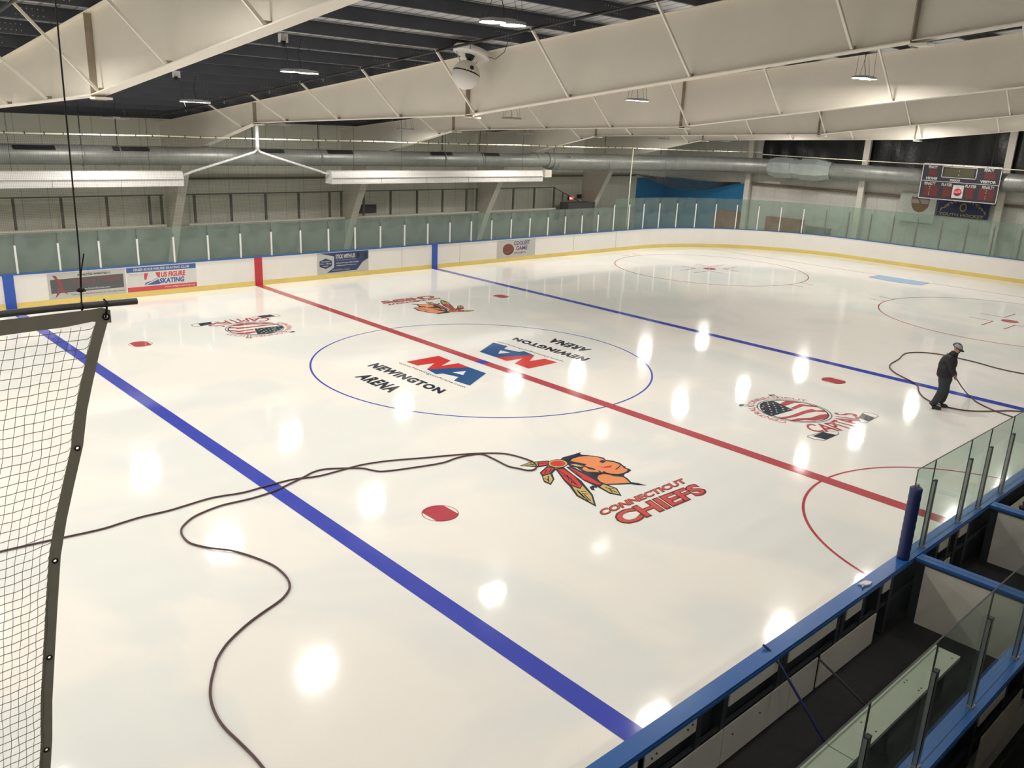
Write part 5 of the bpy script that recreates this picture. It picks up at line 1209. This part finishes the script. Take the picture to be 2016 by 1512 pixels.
for (h_, t_) in (((-0.255, -0.075, 0.055), (-0.03, -0.20, 0.035)), ((0.035, 0.085, 0.055), (0.235, 0.005, 0.035))):
    h2 = Vector(h_); t2 = Vector(t_)
    skin('boot', [[('sh', (h_[0]+0.03, h_[1]-0.015, 0.17), 0.07), ('an', (h_[0]+0.025, h_[1]-0.01, 0.10), 0.068), ('he', (h_[0], h_[1], 0.045), (0.055, 0.045)), ('ba', tuple(h2.lerp(t2, 0.55)+Vector((0, 0, 0.014))), (0.064, 0.055)), ('to', t_, (0.052, 0.034))]], BOOT, man, 2, 2)
# head details: cap, brim, face
up = Vector((0.25, -0.05, 0.97)).normalized()
def hw(r, d, z): return tuple(pw(r, d, z))
FW = Vector((0.66, -0.75, 0)).normalized()      # facing, in (r, d)
def face(f_, s_, z): # forward, side, up offset from head centre
    tl = 0.42
    f2 = f_*math.cos(tl)+z*math.sin(tl); z2 = z*math.cos(tl)-f_*math.sin(tl)
    return pw(0.15+FW.x*f2-FW.y*s_*-1*-1, -0.028+FW.y*f2+FW.x*s_*1, 1.545+z2)
def blob(nm, f_, s_, z, r, m, sc=(1, 1, 1)): return MB().ball(face(f_, s_, z), r, n=10, sc=sc).build(nm, m, man)
blob('nose', 0.112, 0, -0.022, 0.015, SKINM, (1, 1, 1.3))
for s_ in (-1, 1):
    blob('eye', 0.094, s_*0.032, 0.004, 0.010, mat('eye', (0.05, 0.04, 0.035), 0.3, var=0)); blob('ear', 0.0, s_*0.098, -0.015, 0.022, SKINM, (1, 1, 1.5))
blob('mouth', 0.098, 0, -0.055, 0.014, mat('beard', (0.06, 0.035, 0.03), 0.8), (1.4, 1.4, 0.7)); blob('beard', 0.066, 0, -0.070, 0.056, mat('beard_hair', (0.07, 0.045, 0.04), 0.9), (1, 1, 0.9))
cm = MB(); vs = []; fs = []
NR, NS = 8, 24
for i in range(NR+1):
    a = (math.pi/2)*i/NR
    for k in range(NS):
        b = 2*math.pi*k/NS; vs.append(face(0.122*math.cos(a)*math.cos(b)-0.004, 0.108*math.cos(a)*math.sin(b), 0.010+0.105*math.sin(a)))
for i in range(NR):
    for k in range(NS): fs.append((i*NS+k, i*NS+(k+1) % NS, (i+1)*NS+(k+1) % NS, (i+1)*NS+k))
cm.add(vs, fs, 0, True); cm.build('cap', CAPM, man)
bm_ = MB(); vs = []
for k in range(13):
    b = -1.15+2.3*k/12
    vs += [face(0.112*math.cos(b), 0.104*math.sin(b), 0.016), face(0.112*math.cos(b)+0.072*math.cos(b*0.6), 0.098*math.sin(b), -0.004-0.006*abs(b))]
bm_.add(vs+[v+Vector((0, 0, 0.006)) for v in vs], [(2*k, 2*k+1, 2*k+3, 2*k+2) for k in range(12)]+[(26+2*k, 26+2*k+2, 26+2*k+3, 26+2*k+1) for k in range(12)]+[(2*k+1, 27+2*k, 29+2*k, 2*k+3) for k in range(12)], 0, True)
bm_.build('cap_brim', CAPM, man)
pm = MB(); vs = []; fs = []
for i in range(5):
    a = 0.18+0.85*i/4
    for k in range(9):
        b = -2.15+1.9*k/8; vs.append(face(0.1255*math.cos(a)*math.cos(b)-0.004, 0.1115*math.cos(a)*math.sin(b), 0.010+0.108*math.sin(a)))
for i in range(4):
    for k in range(8): fs.append((i*9+k, i*9+k+1, (i+1)*9+k+1, (i+1)*9+k))
pm.add(vs, fs, 0, True); pm.build('cap_panel', CAPG, man, 'light grey mesh panel on the cap')
# hose in the hands
hp = [pw(0.16, 0.10, 1.00), pw(0.235, 0.04, 0.96), pw(0.265, 0.0, 0.90), pw(0.245, -0.05, 0.82), pw(0.20, -0.09, 0.79), pw(0.19, -0.12, 0.83), pw(0.24, -0.12, 0.78)]
g3 = [Vector((x, y, 0.021)) for x, y in HOSE3][::-1]
a = hp[-1]; b = g3[0]
fall = [a.lerp(b, k/6)-Vector((0, 0, 0.03*math.sin(math.pi*k/6))) for k in range(1, 6)]
for v in fall: v.z = max(v.z, 0.03)
t = MB().tube(smooth(hp+fall+g3, 5), 0.015, 8)
tag(t.build('held_hose', HOSEM), 'dark hose end running from the worker hands down to the ice', 'hose')
